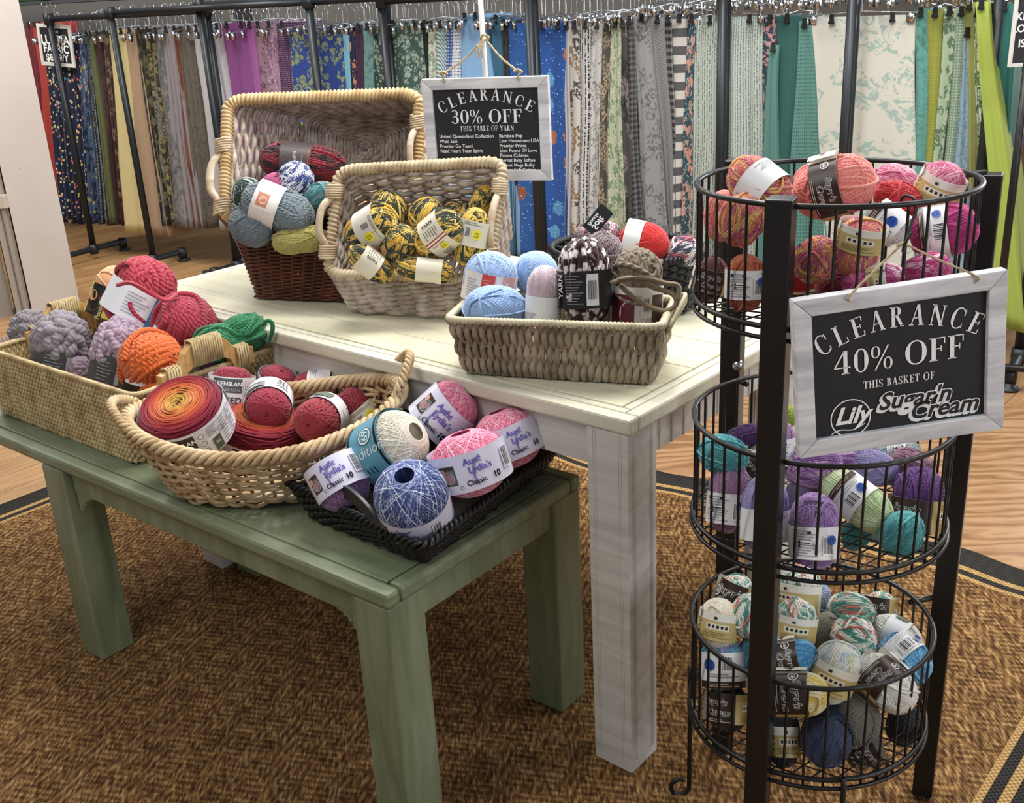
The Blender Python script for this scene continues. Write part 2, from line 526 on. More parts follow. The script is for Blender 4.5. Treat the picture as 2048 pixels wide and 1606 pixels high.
def proto(key):
    if key in PROTO: return PROTO[key]
    st = key.split('_')
    kind, var = st[0], int(st[-1]) if st[-1].isdigit() else 0
    if kind == 'crochet': mb, A = crochet_mesh(), .92
    elif kind == 'cake': mb, A = cake_mesh(.52), .52
    elif kind == 'swirl': mb, A = swirl_mesh(var), .98
    else:
        ln = 'skein' in key
        A = 1.3 if ln else 1.0
        mb = wound(kind, ln, A, .13 if ln else 0, .2 if ln else .1, seed=var+11)
    mats = [plain('808080')]
    PROTO[key] = (mb.mesh(key, mats), A)
    return PROTO[key]
def swirl_mesh(seed):
    """small ball: lengthwise wind whose ends show as a spiral"""
    mb = MB(); g = np.random.default_rng(seed); th = np.linspace(0, 2*PI, 40, endpoint=False); P, t0 = [], []
    for L, (be, n) in enumerate(((85, 44), (76, 26), (62, 12))):
        b = math.radians(be)
        for k in range(n):
            az = k/n*2*PI*1.0+L; nn = np.array([math.sin(b)*math.cos(az), math.sin(b)*math.sin(az), math.cos(b)])
            e1 = np.cross(nn, [0, 0, 1.]); e1 /= np.linalg.norm(e1); e2 = np.cross(nn, e1)
            P.append((np.cos(th)[:, None]*e1+np.sin(th)[:, None]*e2)*(.965+.012*L+.01*g.uniform())); t0.append(k*6.0)
    P = np.array(P)
    mb.tubes(shape_pts(P, 1.0, .05, .16, .1), .036, 4, True, ref=P, t0=t0)
    a = np.linspace(0, 2*PI, 24, endpoint=False); b = np.linspace(-PI/2, PI/2, 17)
    S = np.stack([np.cos(b)[None]*np.cos(a)[:, None], np.cos(b)[None]*np.sin(a)[:, None], np.broadcast_to(np.sin(b), (24, 17))], -1)
    mb.grid(shape_pts(S*.93, 1.0, .05, .16, .12), cu=True)
    return mb

# ---- paper bands
def band(R, w, items, base='f2f1ee', full=True, flare=0.0, rough=.4):
    """items: ('r',a0,a1,z0,z1,hex) ('t',txt,a,z,size,hex,rot,kw) ('d',a,z,r,hex); angles in degrees, lengths in band widths"""
    mb = MB(); mats = [plain(base, rough)]; ids = {base: 0}
    def mid(h):
        if h not in ids: ids[h] = len(mats); mats.append(plain(h, rough))
        return ids[h]
    def put(s, z, lift):          # metres along the band
        a = s/R
        rr = R*(1+flare*(np.abs(z)/w*2)**2)+lift
        return np.stack([rr*np.cos(a), rr*np.sin(a), z], -1)
    a = np.linspace(0, 2*PI, 49)[:48]; z = np.linspace(-w/2, w/2, 5)
    S, Z = np.meshgrid(a*R, z, indexing='ij')
    mb.grid(put(S, Z, 0), 0, cu=True)
    mb.grid(put(S, Z, -.0009)[::-1], 0, cu=True)
    lift = .0005
    for it in items:
        lift += .00012
        if it[0] == 'r':
            _, a0, a1, z0, z1, h = it
            n = max(2, int(abs(a1-a0)/7)+1)
            A_, Z_ = np.meshgrid(np.radians(np.linspace(a0, a1, n))*R, np.array([z0, z1])*w, indexing='ij')
            mb.grid(put(A_, Z_, lift), mid(h))
        elif it[0] == 'd':
            _, a0, z0, r0, h = it
            t = np.linspace(0, 2*PI, 20, endpoint=False)
            v = put(math.radians(a0)*R+r0*w*np.cos(t), z0*w+r0*w*np.sin(t), lift)
            mb.add(v, [list(range(20))], mi=mid(h))
        elif it[0] == 'o':       # ring
            _, a0, z0, r0, r1, h = it[:6]
            t = np.radians(np.linspace(*(it[6] if len(it) > 6 else (0, 360)), 28))
            V = np.stack([put(math.radians(a0)*R+q*w*np.cos(t), z0*w+q*w*np.sin(t), lift) for q in (r0, r1)], 1)
            mb.grid(V, mid(h))
        elif it[0] == 't':
            _, tx, a0, z0, sz, h = it[:6]
            rot = it[6] if len(it) > 6 else 0
            kw = it[7] if len(it) > 7 else {}
            V, Fs = font_poly(tx, sz*w, **kw)
            c, s_ = math.cos(math.radians(rot)), math.sin(math.radians(rot))
            x, y = V[:, 0]*c-V[:, 1]*s_, V[:, 0]*s_+V[:, 1]*c
            v = put(math.radians(a0)*R+x, z0*w+y, lift+.0002)
            k3 = [f for f in Fs]
            b0 = mb.nv
            mb.v.append(v); mb.nv += len(v)
            for f in k3:
                mb.q.append(np.array([f])+b0); mb.uvs.append(np.zeros((1, len(f), 2))); mb.mi.append(mid(h))
    return mb, mats
def barcode(a, z, w=16, h=.3, bg='ffffff', n=9, vert=False):
    out = [('r', a-w/2-2, a+w/2+2, z-h/2-.04, z+h/2+.04, bg)]
    for i in range(n):
        q = a-w/2+w*(i+.2)/n
        out.append(('r', q, q+w/n*(.35 if i % 3 else .65), z-h/2, z+h/2, '1c1c1e'))
    return out
def lines(a0, a1, z0, z1, n, hx='8b8b90', frac=.35):
    out = []
    for i in range(n):
        z = z0+(z1-z0)*(i+.5)/n; d = (z1-z0)/n*frac/2
        e = a1-(a1-a0)*(.12*((i*7) % 4))
        out.append(('r', a0, e, z-d, z+d, hx))
    return out
BOLD = dict(offset=.018)
def lily_items(dot=True):
    it = [('r', -70, 52, -.5, .5, '35211b'), ('r', 52, 150, -.5, .5, 'c8ad6c'), ('r', 150, 250, -.5, .5, 'f1f1ef')]
    it += [('t', "Sugar'n", -8, .2, .3, 'f6f4ef', 0, dict(offset=.055, shear=.25)), ('t', 'Cream', 2, -.14, .3, 'f6f4ef', 0, dict(offset=.055, shear=.25)),
           ('t', "Sugar'n", -8, .2, .3, '15100e', 0, dict(offset=.012, shear=.25)), ('t', 'Cream', 2, -.14, .3, '15100e', 0, dict(offset=.012, shear=.25)),
           ('o', -56, .1, .13, .16, 'f6f4ef'), ('t', 'Lily', -56, .1, .15, 'f6f4ef', 0, dict(shear=.3, offset=.02))]
    it += lines(-30, 40, -.46, -.34, 2, 'd8cfc0')
    it += [('r', 72, 132, -.05, .16, 'efe8d2')]+[('r', 76+i*12, 82+i*12, 0, .11, '2b2422') for i in range(5)]+lines(70, 135, -.42, -.16, 4, '8a7340')+lines(70, 135, .24, .42, 3, '8a7340')
    it += barcode(210, .12, 34, .42)+lines(160, 185, -.4, .4, 8, 'a9a9ad')+lines(192, 236, -.42, -.2, 3, '8b8b90')
    if dot: it += [('d', 172, .14, .15, '1c4fae'), ('t', '40%', 172, .18, .1, '0c2452'), ('t', 'OFF', 172, .07, .1, '0c2452')]
    it += [('r', 250, 290, -.5, .5, 'e9e3d4'), ('t', 'Lily', 270, 0, .3, '35211b', 0, dict(shear=.3, offset=.03))]
    return it
def lab_lily(R, w): return band(R, w, lily_items(), 'efece4')
def lab_gold(R, w):
    return band(R, w, [('r', -75, 85, -.5, .22, 'c9b477'), ('r', -75, 85, .22, .5, 'efece0')]+[("r", -32, 34, -.1, .12, 'efe8d2')]+[('r', -27+i*12, -20+i*12, -.04, .07, '2b2422') for i in range(5)]
                + lines(-40, 42, -.4, -.16, 4, '8a7340')+[('r', -12, -4, .28, .38, '2b2422'), ('t', "Sugar'n Cream", -55, 0, .2, '2b2422', 90, dict(offset=.02, shear=.2))]+barcode(150, 0, 34, .5), 'efece4')
def lab_white(R, w):
    return band(R, w, lines(-40, 20, -.42, .42, 10, '9b9ba2')+[('r', -34, -26, .3, .38, '222226'), ('r', -2, 6, .3, .38, '222226'), ('r', -36, 10, -.03, .1, 'f2f1ee'), ('r', -30, 4, .0, .04, '333338'), ('r', -22, -18, -.12, .1, '333338')]
                + barcode(44, -.05, 22, .5)+[('d', 50, .12, .15, '1e52b4'), ('t', '40%', 50, .14, .1, '0c2452')]+lines(120, 200, -.4, .4, 8), 'efeff0')
def lab_plain(R, w):
    return band(R, w, lines(-20, 26, -.4, -.1, 4, '9b9ba2')+lines(90, 150, -.4, .4, 7)+[('r', 190, 240, -.3, .3, '6f7a6e')], 'eeeef0')
def lab_barcode(R, w):
    return band(R, w, barcode(6, .2, 34, .36)+[('d', -34, .16, .17, '1e52b4'), ('t', '40%', -34, .2, .11, '0c2452'), ('t', 'OFF', -34, .08, .11, '0c2452')]+lines(-40, 40, -.2, -.06, 2)+[('r', -60, 60, -.5, -.3, '3a251d')]+lines(-34, 36, -.46, -.34, 2, 'c9b9a0'), 'f2f2f2')
def lab_queens(R, w):
    it = [('r', -48, 26, .04, .46, '55585a'), ('t', 'QUEENSLAND', -9, .3, .17, 'f4f4f4', 0, dict(offset=.03)), ('t', 'COLLECTION', -9, .12, .1, 'c9cbcc', 0, dict(space=1.25)),
          ('t', 'UNITED', -14, -.2, .27, '3a3c3e', 0, dict(offset=.028, space=1.05)), ('r', 30, 48, -.4, .42, 'dcdddf'), ('o', 39, .2, .05, .065, '8b8d90'), ('o', 39, -.02, .05, .065, '8b8d90'), ('o', 39, -.24, .05, .065, '8b8d90'),
          ('r', 52, 66, -.46, -.12, '4a5348'), ('t', '001', 59, -.28, .1, 'eeeeee')]+lines(70, 130, -.4, .4, 8)+barcode(160, 0, 30, .5)+[('r', 200, 290, .04, .46, '55585a'), ('t', 'QUEENSLAND', 245, .3, .17, 'f4f4f4', 0, dict(offset=.03)), ('t', 'UNITED', 245, -.2, .27, '3a3c3e')]
    return band(R, w, it, 'e9eaec')
def lab_queens_cake(R, w):
    it = [('r', -52, -8, -.05, .42, '2e3133'), ('t', 'QUEENSLAND', -30, .2, .2, 'f4f4f4', 0, dict(offset=.03)), ('t', 'COLLECTION', -30, .02, .09, 'c9cbcc', 0, dict(space=1.2)), ('r', -52, -8, -.42, -.1, '3c3f41'),
          ('r', -5, 6, -.45, .45, 'dcdddf'), ('o', .5, .26, .07, .09, '8b8d90'), ('o', .5, 0, .07, .09, '8b8d90'), ('o', .5, -.26, .07, .09, '8b8d90'),
          ('r', 12, 25, -.46, -.02, '4d574c'), ('t', '00', 18, -.2, .14, 'eeeeee')]+lines(9, 26, .1, .44, 5)+lines(29, 42, -.44, .44, 9)+lines(45, 60, -.44, .44, 9)+barcode(100, 0, 24, .6)
    return band(R, w, it, 'dfe2ea')
def photo(a, z, wd=26, h=.5):
    return [('r', a-wd/2, a+wd/2, z-h/2, z+h/2, '4a3a36'), ('r', a-wd*.1, a+wd*.46, z-h*.42, z+h*.3, '6f6a68'), ('d', a+wd*.06, z-h*.1, h*.32, 'a9a9a6'), ('d', a+wd*.06, z-h*.1, h*.2, 'b98790'), ('d', a-wd*.28, z+h*.24, h*.16, 'd8a898')]
def lab_lydia(R, w, mirror=False):
    it = photo(-38, 0, 26, .52)+[('o', 30, -.1, .5, .56, '8d83c0', (120, 210)), ('t', 'Aunt', 3, .27, .24, '6a5cb4', 0, dict(offset=.025)), ('t', "Lydia's", 12, .04, .24, '6a5cb4', 0, dict(offset=.025)), ('t', 'Classic', 2, -.28, .19, '1e1e24', 0, dict(offset=.02)), ('t', '10', 33, -.27, .22, '111116', 0, dict(offset=.04))]
    it += lines(-56, -54, -.3, .3, 8, 'a59fcb')+barcode(58, .05, 14, .5, 'f0eef8')+[('o', -20, -.34, .035, .05, '55555c')]
    it += photo(170, 0, 26, .52)+[('t', "Aunt Lydia's", 230, .1, .22, '6a5cb4', 0, BOLD)]
    return band(R, w, it, 'dfdcef', rough=.22)
def lab_greeny(R, w):
    it = [('r', -30, 30, -.5, .5, 'e6e1cf'), ('r', 2, 14, -.5, .5, '9e2b30')]+lines(-28, -2, -.35, .35, 6, '77765f')+[('d', 32, .1, .17, 'ece23a'), ('t', '30%', 32, .13, .11, '2a2a10'), ('t', 'OFF', 32, .0, .11, '2a2a10'), ('t', "Hug'n Yarn", 20, -.05, .13, 'a8363a', 90, dict(shear=.3))]
    it += [('t', 'YARN', -42, .0, .22, '2b2b20', 90, BOLD)]+barcode(60, 0, 22, .4, 'e6e1cf')+lines(90, 170, -.4, .4, 9, '8f8c78')
    return band(R, w, it, 'e2dcc8')
def lab_greeny_bar(R, w):
    it = barcode(-14, .05, 16, .36, 'ebe8dd')+[('d', 16, .0, .2, 'ece23a'), ('t', '30%', 16, .04, .12, '2a2a10'), ('t', 'OFF', 16, -.09, .12, '2a2a10')]+lines(-34, 34, .32, .46, 2, '77765f')+lines(60, 160, -.4, .4, 9, '8f8c78')
    return band(R, w, it, 'dedacb')
def lab_black(R, w):
    it = [('r', 8, 34, -.42, .42, 'e8e8ea')]+barcode(21, 0, 18, .5, 'e8e8ea', 12)+lines(-34, 2, -.4, .4, 11, '8d8d92', .3)+[('t', 'YARN', -48, .1, .24, 'e8e8e8', 90, BOLD)]+[('r', -95, -55, -.4, .4, '5b5350')]
    return band(R, w, it, '16151a')
def lab_smoke(R, w):
    it = [('r', 14, 44, -.3, .36, 'b9b9be')]+barcode(29, .03, 16, .3, 'c9c9ce')+lines(-30, 8, -.36, .36, 7, '9a9aa0', .22)
    return band(R, w, it, '4a494e')
def lab_team(R, w): return band(R, w, [('t', 'team spirit', 0, -.02, .17, 'd9d3d3', 180), ('t', 'Red Heart', 0, .22, .11, '9a9090', 180), ('r', -40, 40, .4, .44, 'b03038')]+lines(60, 200, -.4, .4, 8), '4a4242')
def lab_redwhite(R, w): return band(R, w, [('r', -18, 10, -.5, .5, 'd8453a'), ('r', 12, 26, -.5, .5, 'efd9cc'), ('r', 26, 60, -.5, .5, 'dba495'), ('r', 34, 44, -.4, .3, 'e8c8b2')]+lines(-14, 6, -.36, .36, 7, 'f0a59c', .2)+lines(-52, -22, -.36, .3, 7, 'a9a9ad', .3), 'e9e4dc')
def lab_blue(R, w): return band(R, w, lines(-34, 10, -.34, .36, 7, 'a5a8b0', .3)+[('r', 16, 60, -.5, .5, '3f88ba'), ('d', 44, -.1, .3, '1d4a94'), ('d', 54, .05, .22, 'b87a3a'), ('d', 60, -.2, .2, 'c8894a')]+lines(20, 34, -.3, .4, 5, 'cfe2ee', .25), 'eceef2')
def lab_pound(R, w): return band(R, w, [('r', -60, 0, -.5, .5, '1b1512'), ('r', 0, 50, -.5, .5, 'd9cb54'), ('t', 'Pound of Love', -8, 0, .2, 'd8c68a', 90, BOLD), ('d', -38, -.1, .3, '8a5a34'), ('d', -44, .1, .18, 'd8a070'), ('t', 'LION BRAND', 25, 0, .12, '2a2a18', 90, {})], 'e9dd8a')
def lab_orange(R, w): return band(R, w, [('r', -50, 50, .2, .5, 'e9e6ea'), ('t', 'Soft', 0, -.16, .42, 'f0eef2', 0, dict(offset=.03, shear=.3)), ('t', 'Wool', 34, -.14, .36, 'f0eef2', 0, dict(offset=.03, shear=.3))], '231a1d')
def lab_taupe(R, w): return band(R, w, [('r', -70, 70, .3, .5, 'e9e4e2'), ('r', -70, -5, -.5, .3, '5a1c2c'), ('d', -8, -.2, .38, 'd8d2cf'), ('r', 10, 34, -.3, .36, 'dedcd8'), ('r', 36, 70, -.5, .3, '43352c')]+barcode(22, .05, 14, .34, 'dedcd8'), 'cfc8c4')
def lab_teal(R, w): return band(R, w, [('r', -180, 180, .4, .47, '14161c'), ('r', -180, 180, -.47, -.4, '14161c'), ('t', 'Traditions', -8, .02, .34, 'dfe9ea', 90, dict(shear=.2)), ('o', -34, .12, .16, .2, 'e8efef'), ('t', '69', -34, .12, .26, 'e8efef', 0, BOLD), ('o', -34, .12, .2, .215, '14161c')]+lines(16, 30, -.34, .1, 4, '20343c', .3), '5f9cb2')
def lab_greycard(R, w): return band(R, w, [('r', -30, 20, -.4, .4, 'ece7e4'), ('r', -24, 12, -.34, .1, 'c9886c'), ('d', -6, -.1, .16, 'e8c8b4')], 'e3dedb')
def lab_navy(R, w): return band(R, w, [('r', -50, -16, -.4, .4, 'b9b9c0')]+barcode(-34, 0, 18, .5, 'b9b9c0')+lines(4, 44, -.3, .3, 4, 'c9ccd8', .5), '2c3350')
LABS = {k[4:]: v for k, v in list(globals().items()) if k.startswith('lab_')}
def view_frame(p, ang, tilt, roll=0):
    d = CO-np.asarray(p); d /= np.linalg.norm(d)
    up = CU-d*np.dot(CU, d); up /= np.linalg.norm(up)
    rt = np.cross(up, d)
    a, t = math.radians(ang), math.radians(tilt)
    flat = math.cos(a)*rt+math.sin(a)*up
    Z = math.cos(t)*flat+math.sin(t)*d
    X = d*math.cos(t)-flat*math.sin(t)
    Y = np.cross(Z, X)
    r = math.radians(roll)
    X2 = math.cos(r)*X+math.sin(r)*Y
    return np.stack([X2, np.cross(Z, X2), Z], 1)
def yarn(px, py, Y, rw, rl, ang, tilt, pk, mat, desc, lab=None, roll=0, lw=.62, lpos=0.0, cat='yarn', group=None, name=None, lr=.965, lmat=None):
    """px,py centre in the picture, Y distance ahead, rw/rl half width and half length in picture pixels there"""
    p = aty(px, py, Y)
    s = pxm(p)
    R, L = rw*s, rl*s
    me, A = proto(pk)
    nm = name or ('yarn_skein' if 'skein' in pk else 'thread_ball' if pk[:3] == 'cro' else 'yarn_cake' if pk[:4] == 'cake' else 'yarn_ball')
    e = empty(nm, p, desc, cat, group, rot=view_frame(p, ang, tilt))
    o = bpy.data.objects.new('yarn' if cat == 'yarn' else 'thread', me); col.objects.link(o); o.parent = e
    o.scale = (R, R, L/A)
    o.rotation_euler = (0, 0, rng.uniform(0, 6.28) if pk[:4] != 'cake' else 0)
    o.material_slots[0].link = 'OBJECT'; o.material_slots[0].material = mat
    if lab:
        if 'skein' not in pk and lr == .965: lr = 1.03
        if pk[:3] == 'cro': lr = 1.02
        mb, mats = LABS[lab](R*lr, 2*L*lw)
        b = mb.build('label_band', mats, e)
        b.rotation_euler = (0, 0, math.radians(roll)); b.location = (0, 0, lpos*L)
    return e

# ---------------------------------------------------------------- baskets
def rr_unit(n, rho=.12):
    """n points round a rounded unit square, counter-clockwise from (0.5,0)"""
    pts = []
    for cx, cy, a0 in ((1-rho, rho, -90), (1-rho, 1-rho, 0), (rho, 1-rho, 90), (rho, rho, 180)):
        for a in np.radians(np.linspace(a0, a0+90, 9)): pts.append((cx+rho*math.cos(a), cy+rho*math.sin(a)))
    pts = np.array([(.5, 0)]+pts+[(.5, 0)])
    return pts
class RectPath:
    """wall of a flared rectangular basket from 4 bottom and 4 top corners (FL, FR, BR, BL)"""
    def __init__(s, b, t, rho=.12, bulge=0.0):
        s.b, s.t = np.array(b, float), np.array(t, float)
        u = rr_unit(0, rho)
        w = np.array([np.linalg.norm(s.t[1]-s.t[0]), np.linalg.norm(s.t[3]-s.t[0])])
        L = np.concatenate([[0], np.cumsum(np.linalg.norm(np.diff(u, axis=0)*w, axis=1))]); s.L = L/L[-1]; s.u = u; s.len = L[-1]
        s.h = np.linalg.norm(s.t.mean(0)-s.b.mean(0)); s.bulge = bulge
        s.c = (s.b.mean(0)+s.t.mean(0))/2
    def __call__(s, S, T):
        S = np.mod(S, 1.0)
        x = np.interp(S, s.L, s.u[:, 0])[..., None]; y = np.interp(S, s.L, s.u[:, 1])[..., None]
        T = np.asarray(T)[..., None]
        bil = lambda c: (1-x)*(1-y)*c[0]+x*(1-y)*c[1]+x*y*c[2]+(1-x)*y*c[3]
        P = bil(s.b)*(1-T)+bil(s.t)*T
        if s.bulge: P = P+(P-s.c)*s.bulge*(4*T*(1-T))
        return P
class OvalPath:
    def __init__(s, cb, ab, ct, at_, axis, sag=0, rise=0.0):
        s.rise = rise
        s.cb, s.ct = np.array(cb, float), np.array(ct, float); s.ab, s.at = ab, at_
        s.x = np.array([math.cos(axis), math.sin(axis), 0]); s.y = np.array([-math.sin(axis), math.cos(axis), 0]); s.sag = sag
        s.len = PI*(at_[0]+at_[1]); s.h = s.ct[2]-s.cb[2]; s.c = (s.cb+s.ct)/2
    def __call__(s, S, T):
        a = 2*PI*np.asarray(S)[..., None]; T = np.asarray(T)[..., None]
        Tq = T**.8
        c = s.cb*(1-T)+s.ct*T
        ra = s.ab[0]*(1-Tq)+s.at[0]*Tq; rb = s.ab[1]*(1-Tq)+s.at[1]*Tq
        P = c+ra*np.cos(a)*s.x+rb*np.sin(a)*s.y
        if s.sag or s.rise: P = P+np.array([0, 0, 1.])*T*(s.sag*np.cos(2*a)+s.rise*np.cos(a))
        return P
def outward(path, S, T):
    e = 1e-3
    ds = path(S+e, T)-path(S-e, T); dt = path(S, np.clip(T+e, 0, 1))-path(S, np.clip(T-e, 0, 1))
    n = np.cross(ds, dt); n /= np.linalg.norm(n, axis=-1, keepdims=True)+1e-12
    sg = np.sign(((path(S, T)-path.c)*n).sum(-1).mean())
    return n*(sg if sg else 1)
def weave_h(mb, path, rows, stakes, r, amp, t0=.03, t1=.97, sides=6, n=None, mi=0, jit=.12, lumps=.18, smi=None, sr=None, S0=0, S1=1):
    n = n or stakes*6
    full = (S1-S0) >= .999
    S = np.linspace(S0, S1, n, endpoint=not full)
    g = np.random.default_rng(rows*stakes)
    P, RR, RF = [], [], []
    for k in range(rows):
        T = np.full(n, t0+(t1-t0)*(k+.5)/rows)+g.normal(0, jit*.3/rows)+.12/rows*np.sin(S*2*PI*stakes/3.1+k)
        T = np.clip(T, 0, 1)
        nn = outward(path, S, T)
        ph = PI*stakes*S+PI*k
        P.append(path(S, T)+nn*(amp*np.sin(ph))[:, None]); RF.append(nn)
        RR.append(r*(1+lumps*np.abs(np.sin(ph))+g.normal(0, .05, n)))
    mb.tubes(np.array(P), np.array(RR), sides, full, ref=np.array(RF), mi=mi)
    if sr:
        St = S0+(S1-S0)*np.arange(stakes)/stakes
        T = np.linspace(0, 1, 8)
        SS, TT = np.meshgrid(St, T, indexing='ij')
        mb.tubes(path(SS, TT), sr, 5, False, ref=outward(path, SS, TT), mi=mi if smi is None else smi)
def weave_v(mb, path, cols_, r, amp, bumps, sides=6, n=26, mi=0, flat=.8):
    """upright plaited strips: each column bulges out in turn"""
    g = np.random.default_rng(cols_)
    S = (np.arange(cols_)+.5)/cols_
    T = np.linspace(0, 1, n)
    SS, TT = np.meshgrid(S, T, indexing='ij')
    SS = SS+.25/cols_*np.sin(TT*PI*bumps)*np.where(np.arange(cols_) % 2, 1, -1)[:, None]*.6
    nn = outward(path, SS, TT)
    ph = PI*bumps*TT+PI*(np.arange(cols_) % 2)[:, None]+g.normal(0, .25, (cols_, 1))
    P = path(SS, TT)+nn*(amp*np.sin(ph))[..., None]
    mb.tubes(P, r*(.72+.5*np.clip(np.sin(ph), 0, 1)), sides, False, ref=nn, mi=mi, flat=flat)
def wrap_rim(mb, pts, r, ridges, closed=True, mi=0, sides=10, depth=.2, n=None):
    """rolled rim: a tube with slanting wrapped ridges"""
    pts = np.asarray(pts, float); n = n or ridges*5
    d = np.linalg.norm(np.diff(pts, axis=0, append=pts[:1] if closed else pts[-1:]), axis=1)
    L = np.concatenate([[0], np.cumsum(d)])
    if closed: q = np.vstack([pts, pts[:1]]); Ls = L
    else: q = pts; Ls = L[:-1]
    t = np.linspace(0, Ls[-1], n, endpoint=not closed)
    P = np.stack([np.interp(t, Ls, q[:, i]) for i in range(3)], -1)
    a = np.arange(sides)/sides*2*PI
    ph = ridges*PI*t[:, None]/Ls[-1]+a[None]*.5
    rr = r*(1-depth+depth*1.6*np.abs(np.sin(ph)))
    mb.tubes(P, rr[None], sides, closed, mi=mi, cap=not closed)
def braid(mb, pts, r, turns, closed=True, mi=0, strands=3, amp=None):
    pts = np.asarray(pts, float); amp = amp or r*.9
    n = turns*14
    q = np.vstack([pts, pts[:1]]) if closed else pts
    L = np.concatenate([[0], np.cumsum(np.linalg.norm(np.diff(q, axis=0), axis=1))])
    t = np.linspace(0, L[-1], n, endpoint=not closed)
    P = np.stack([np.interp(t, L, q[:, i]) for i in range(3)], -1)
    T = (np.roll(P, -1, 0)-np.roll(P, 1, 0)) if closed else np.gradient(P, axis=0)
    T /= np.linalg.norm(T, axis=1, keepdims=True)
    B = np.cross(T, [0, 0, 1.]); B /= np.linalg.norm(B, axis=1, keepdims=True)+1e-9; Nn = np.cross(B, T)
    for k in range(strands):
        ph = 2*PI*turns*t/L[-1]+k*2*PI/strands
        mb.tubes((P+amp*(np.cos(ph)[:, None]*B+np.sin(ph)[:, None]*Nn))[None], r, 6, closed, mi=mi)
def floor_panel(mb, c, th=.006, mi=0):
    c = np.array(c, float); n = np.cross(c[1]-c[0], c[3]-c[0]); n /= np.linalg.norm(n)
    m = c.mean(0); cc = m+(c-m)*.97
    mb.hexa(cc, cc+n*th, mi)

# ================================================================ room
def slab(name, poly, z0, z1, mat, kind=None, parent=None):
    mb = MB(); n = len(poly)
    v = [(x, y, z0) for x, y in poly]+[(x, y, z1) for x, y in poly]
    mb.add(v, [list(range(n))[::-1]]); mb.q.append(np.array([list(range(n, 2*n))])); mb.uvs.append(np.zeros((1, n, 2))); mb.mi.append(0)
    for i in range(n):
        j = (i+1) % n
        mb.q.append(np.array([[i, j, n+j, n+i]])); mb.uvs.append(np.zeros((1, 4, 2))); mb.mi.append(0)
    o = mb.build(name, mat, parent, smooth=False)
    if kind: o['kind'] = kind
    return o
def plank_floor(name, a, b, rot, w=.12, rough=.4, seam=.5, lscale=1.6):
    n = N(name)
    vec = n.coords(rot=(0, 0, rot))
    br = n.n('ShaderNodeTexBrick'); n.l(vec, br.inputs['Vector'])
    br.inputs['Scale'].default_value = 1; br.inputs['Brick Width'].default_value = lscale; br.inputs['Row Height'].default_value = w
    br.inputs['Mortar Size'].default_value = .0022; br.inputs['Color1'].default_value = (.7, .7, .7, 1); br.inputs['Color2'].default_value = (1, 1, 1, 1)
    br.inputs['Mortar'].default_value = (seam*.3, seam*.3, seam*.3, 1)
    mp = n.n('ShaderNodeMapping'); mp.inputs['Scale'].default_value = (1, 9, 9); n.l(vec, mp.inputs[0])
    f = n.noise(mp.outputs[0], 2.6, 7, .62, 1.4)
    c = n.ramp(f, [(.3, hexc(a)), (.7, hexc(b))])
    c = n.mix(.75, c, br.outputs[0], 'MULTIPLY')
    n.bump(f, .08, .002)
    return n.base(c, rough, 0, .5)
DIR = math.radians(48.4)
slab('floor', [(-9, -2), (7, -2), (7, 12), (-9, 12)], -.05, 0, plank_floor('oak_planks', '9c7348', 'c09768', -DIR, .13, .38), 'structure')
# plywood patch on the right
def plywood():
    n = N('plywood')
    vec = n.coords(scale=(1, 3.4, 1), rot=(0, 0, math.radians(20)))
    w = n.n('ShaderNodeTexWave', wave_type='RINGS', rings_direction='SPHERICAL'); n.l(vec, w.inputs['Vector'])
    w.inputs['Scale'].default_value = 1.8; w.inputs['Distortion'].default_value = 14; w.inputs['Detail'].default_value = 3; w.inputs['Detail Scale'].default_value = 1.3
    c = n.ramp(w.outputs[1], [(.0, hexc('7c5638')), (.22, hexc('98714f')), (.75, hexc('a37d5a')), (1, hexc('b3906c'))])
    f = n.noise(n.coords(), 5, 4)
    c = n.mix(n.math('MULTIPLY', f, .6), c, hexc('96704e'))
    n.bump(w.outputs[1], .25, .002)
    return n.base(c, .3)
gp = lambda px, py: atz(px, py, 0)[:2]
e1 = np.array([math.cos(math.radians(-41.4)), math.sin(math.radians(-41.4))]); e2 = np.array([-e1[1], e1[0]])
A0 = gp(2001, 812); B0 = gp(1914, 1112)
q0 = A0-e1*.9; wd = np.dot(A0-B0, e2)
slab('floor_1', [tuple(q0-e2*wd*1.4), tuple(A0+e1*2.6-e2*wd*1.4), tuple(A0+e1*2.6), tuple(q0)], 0, .003, plywood(), 'structure')

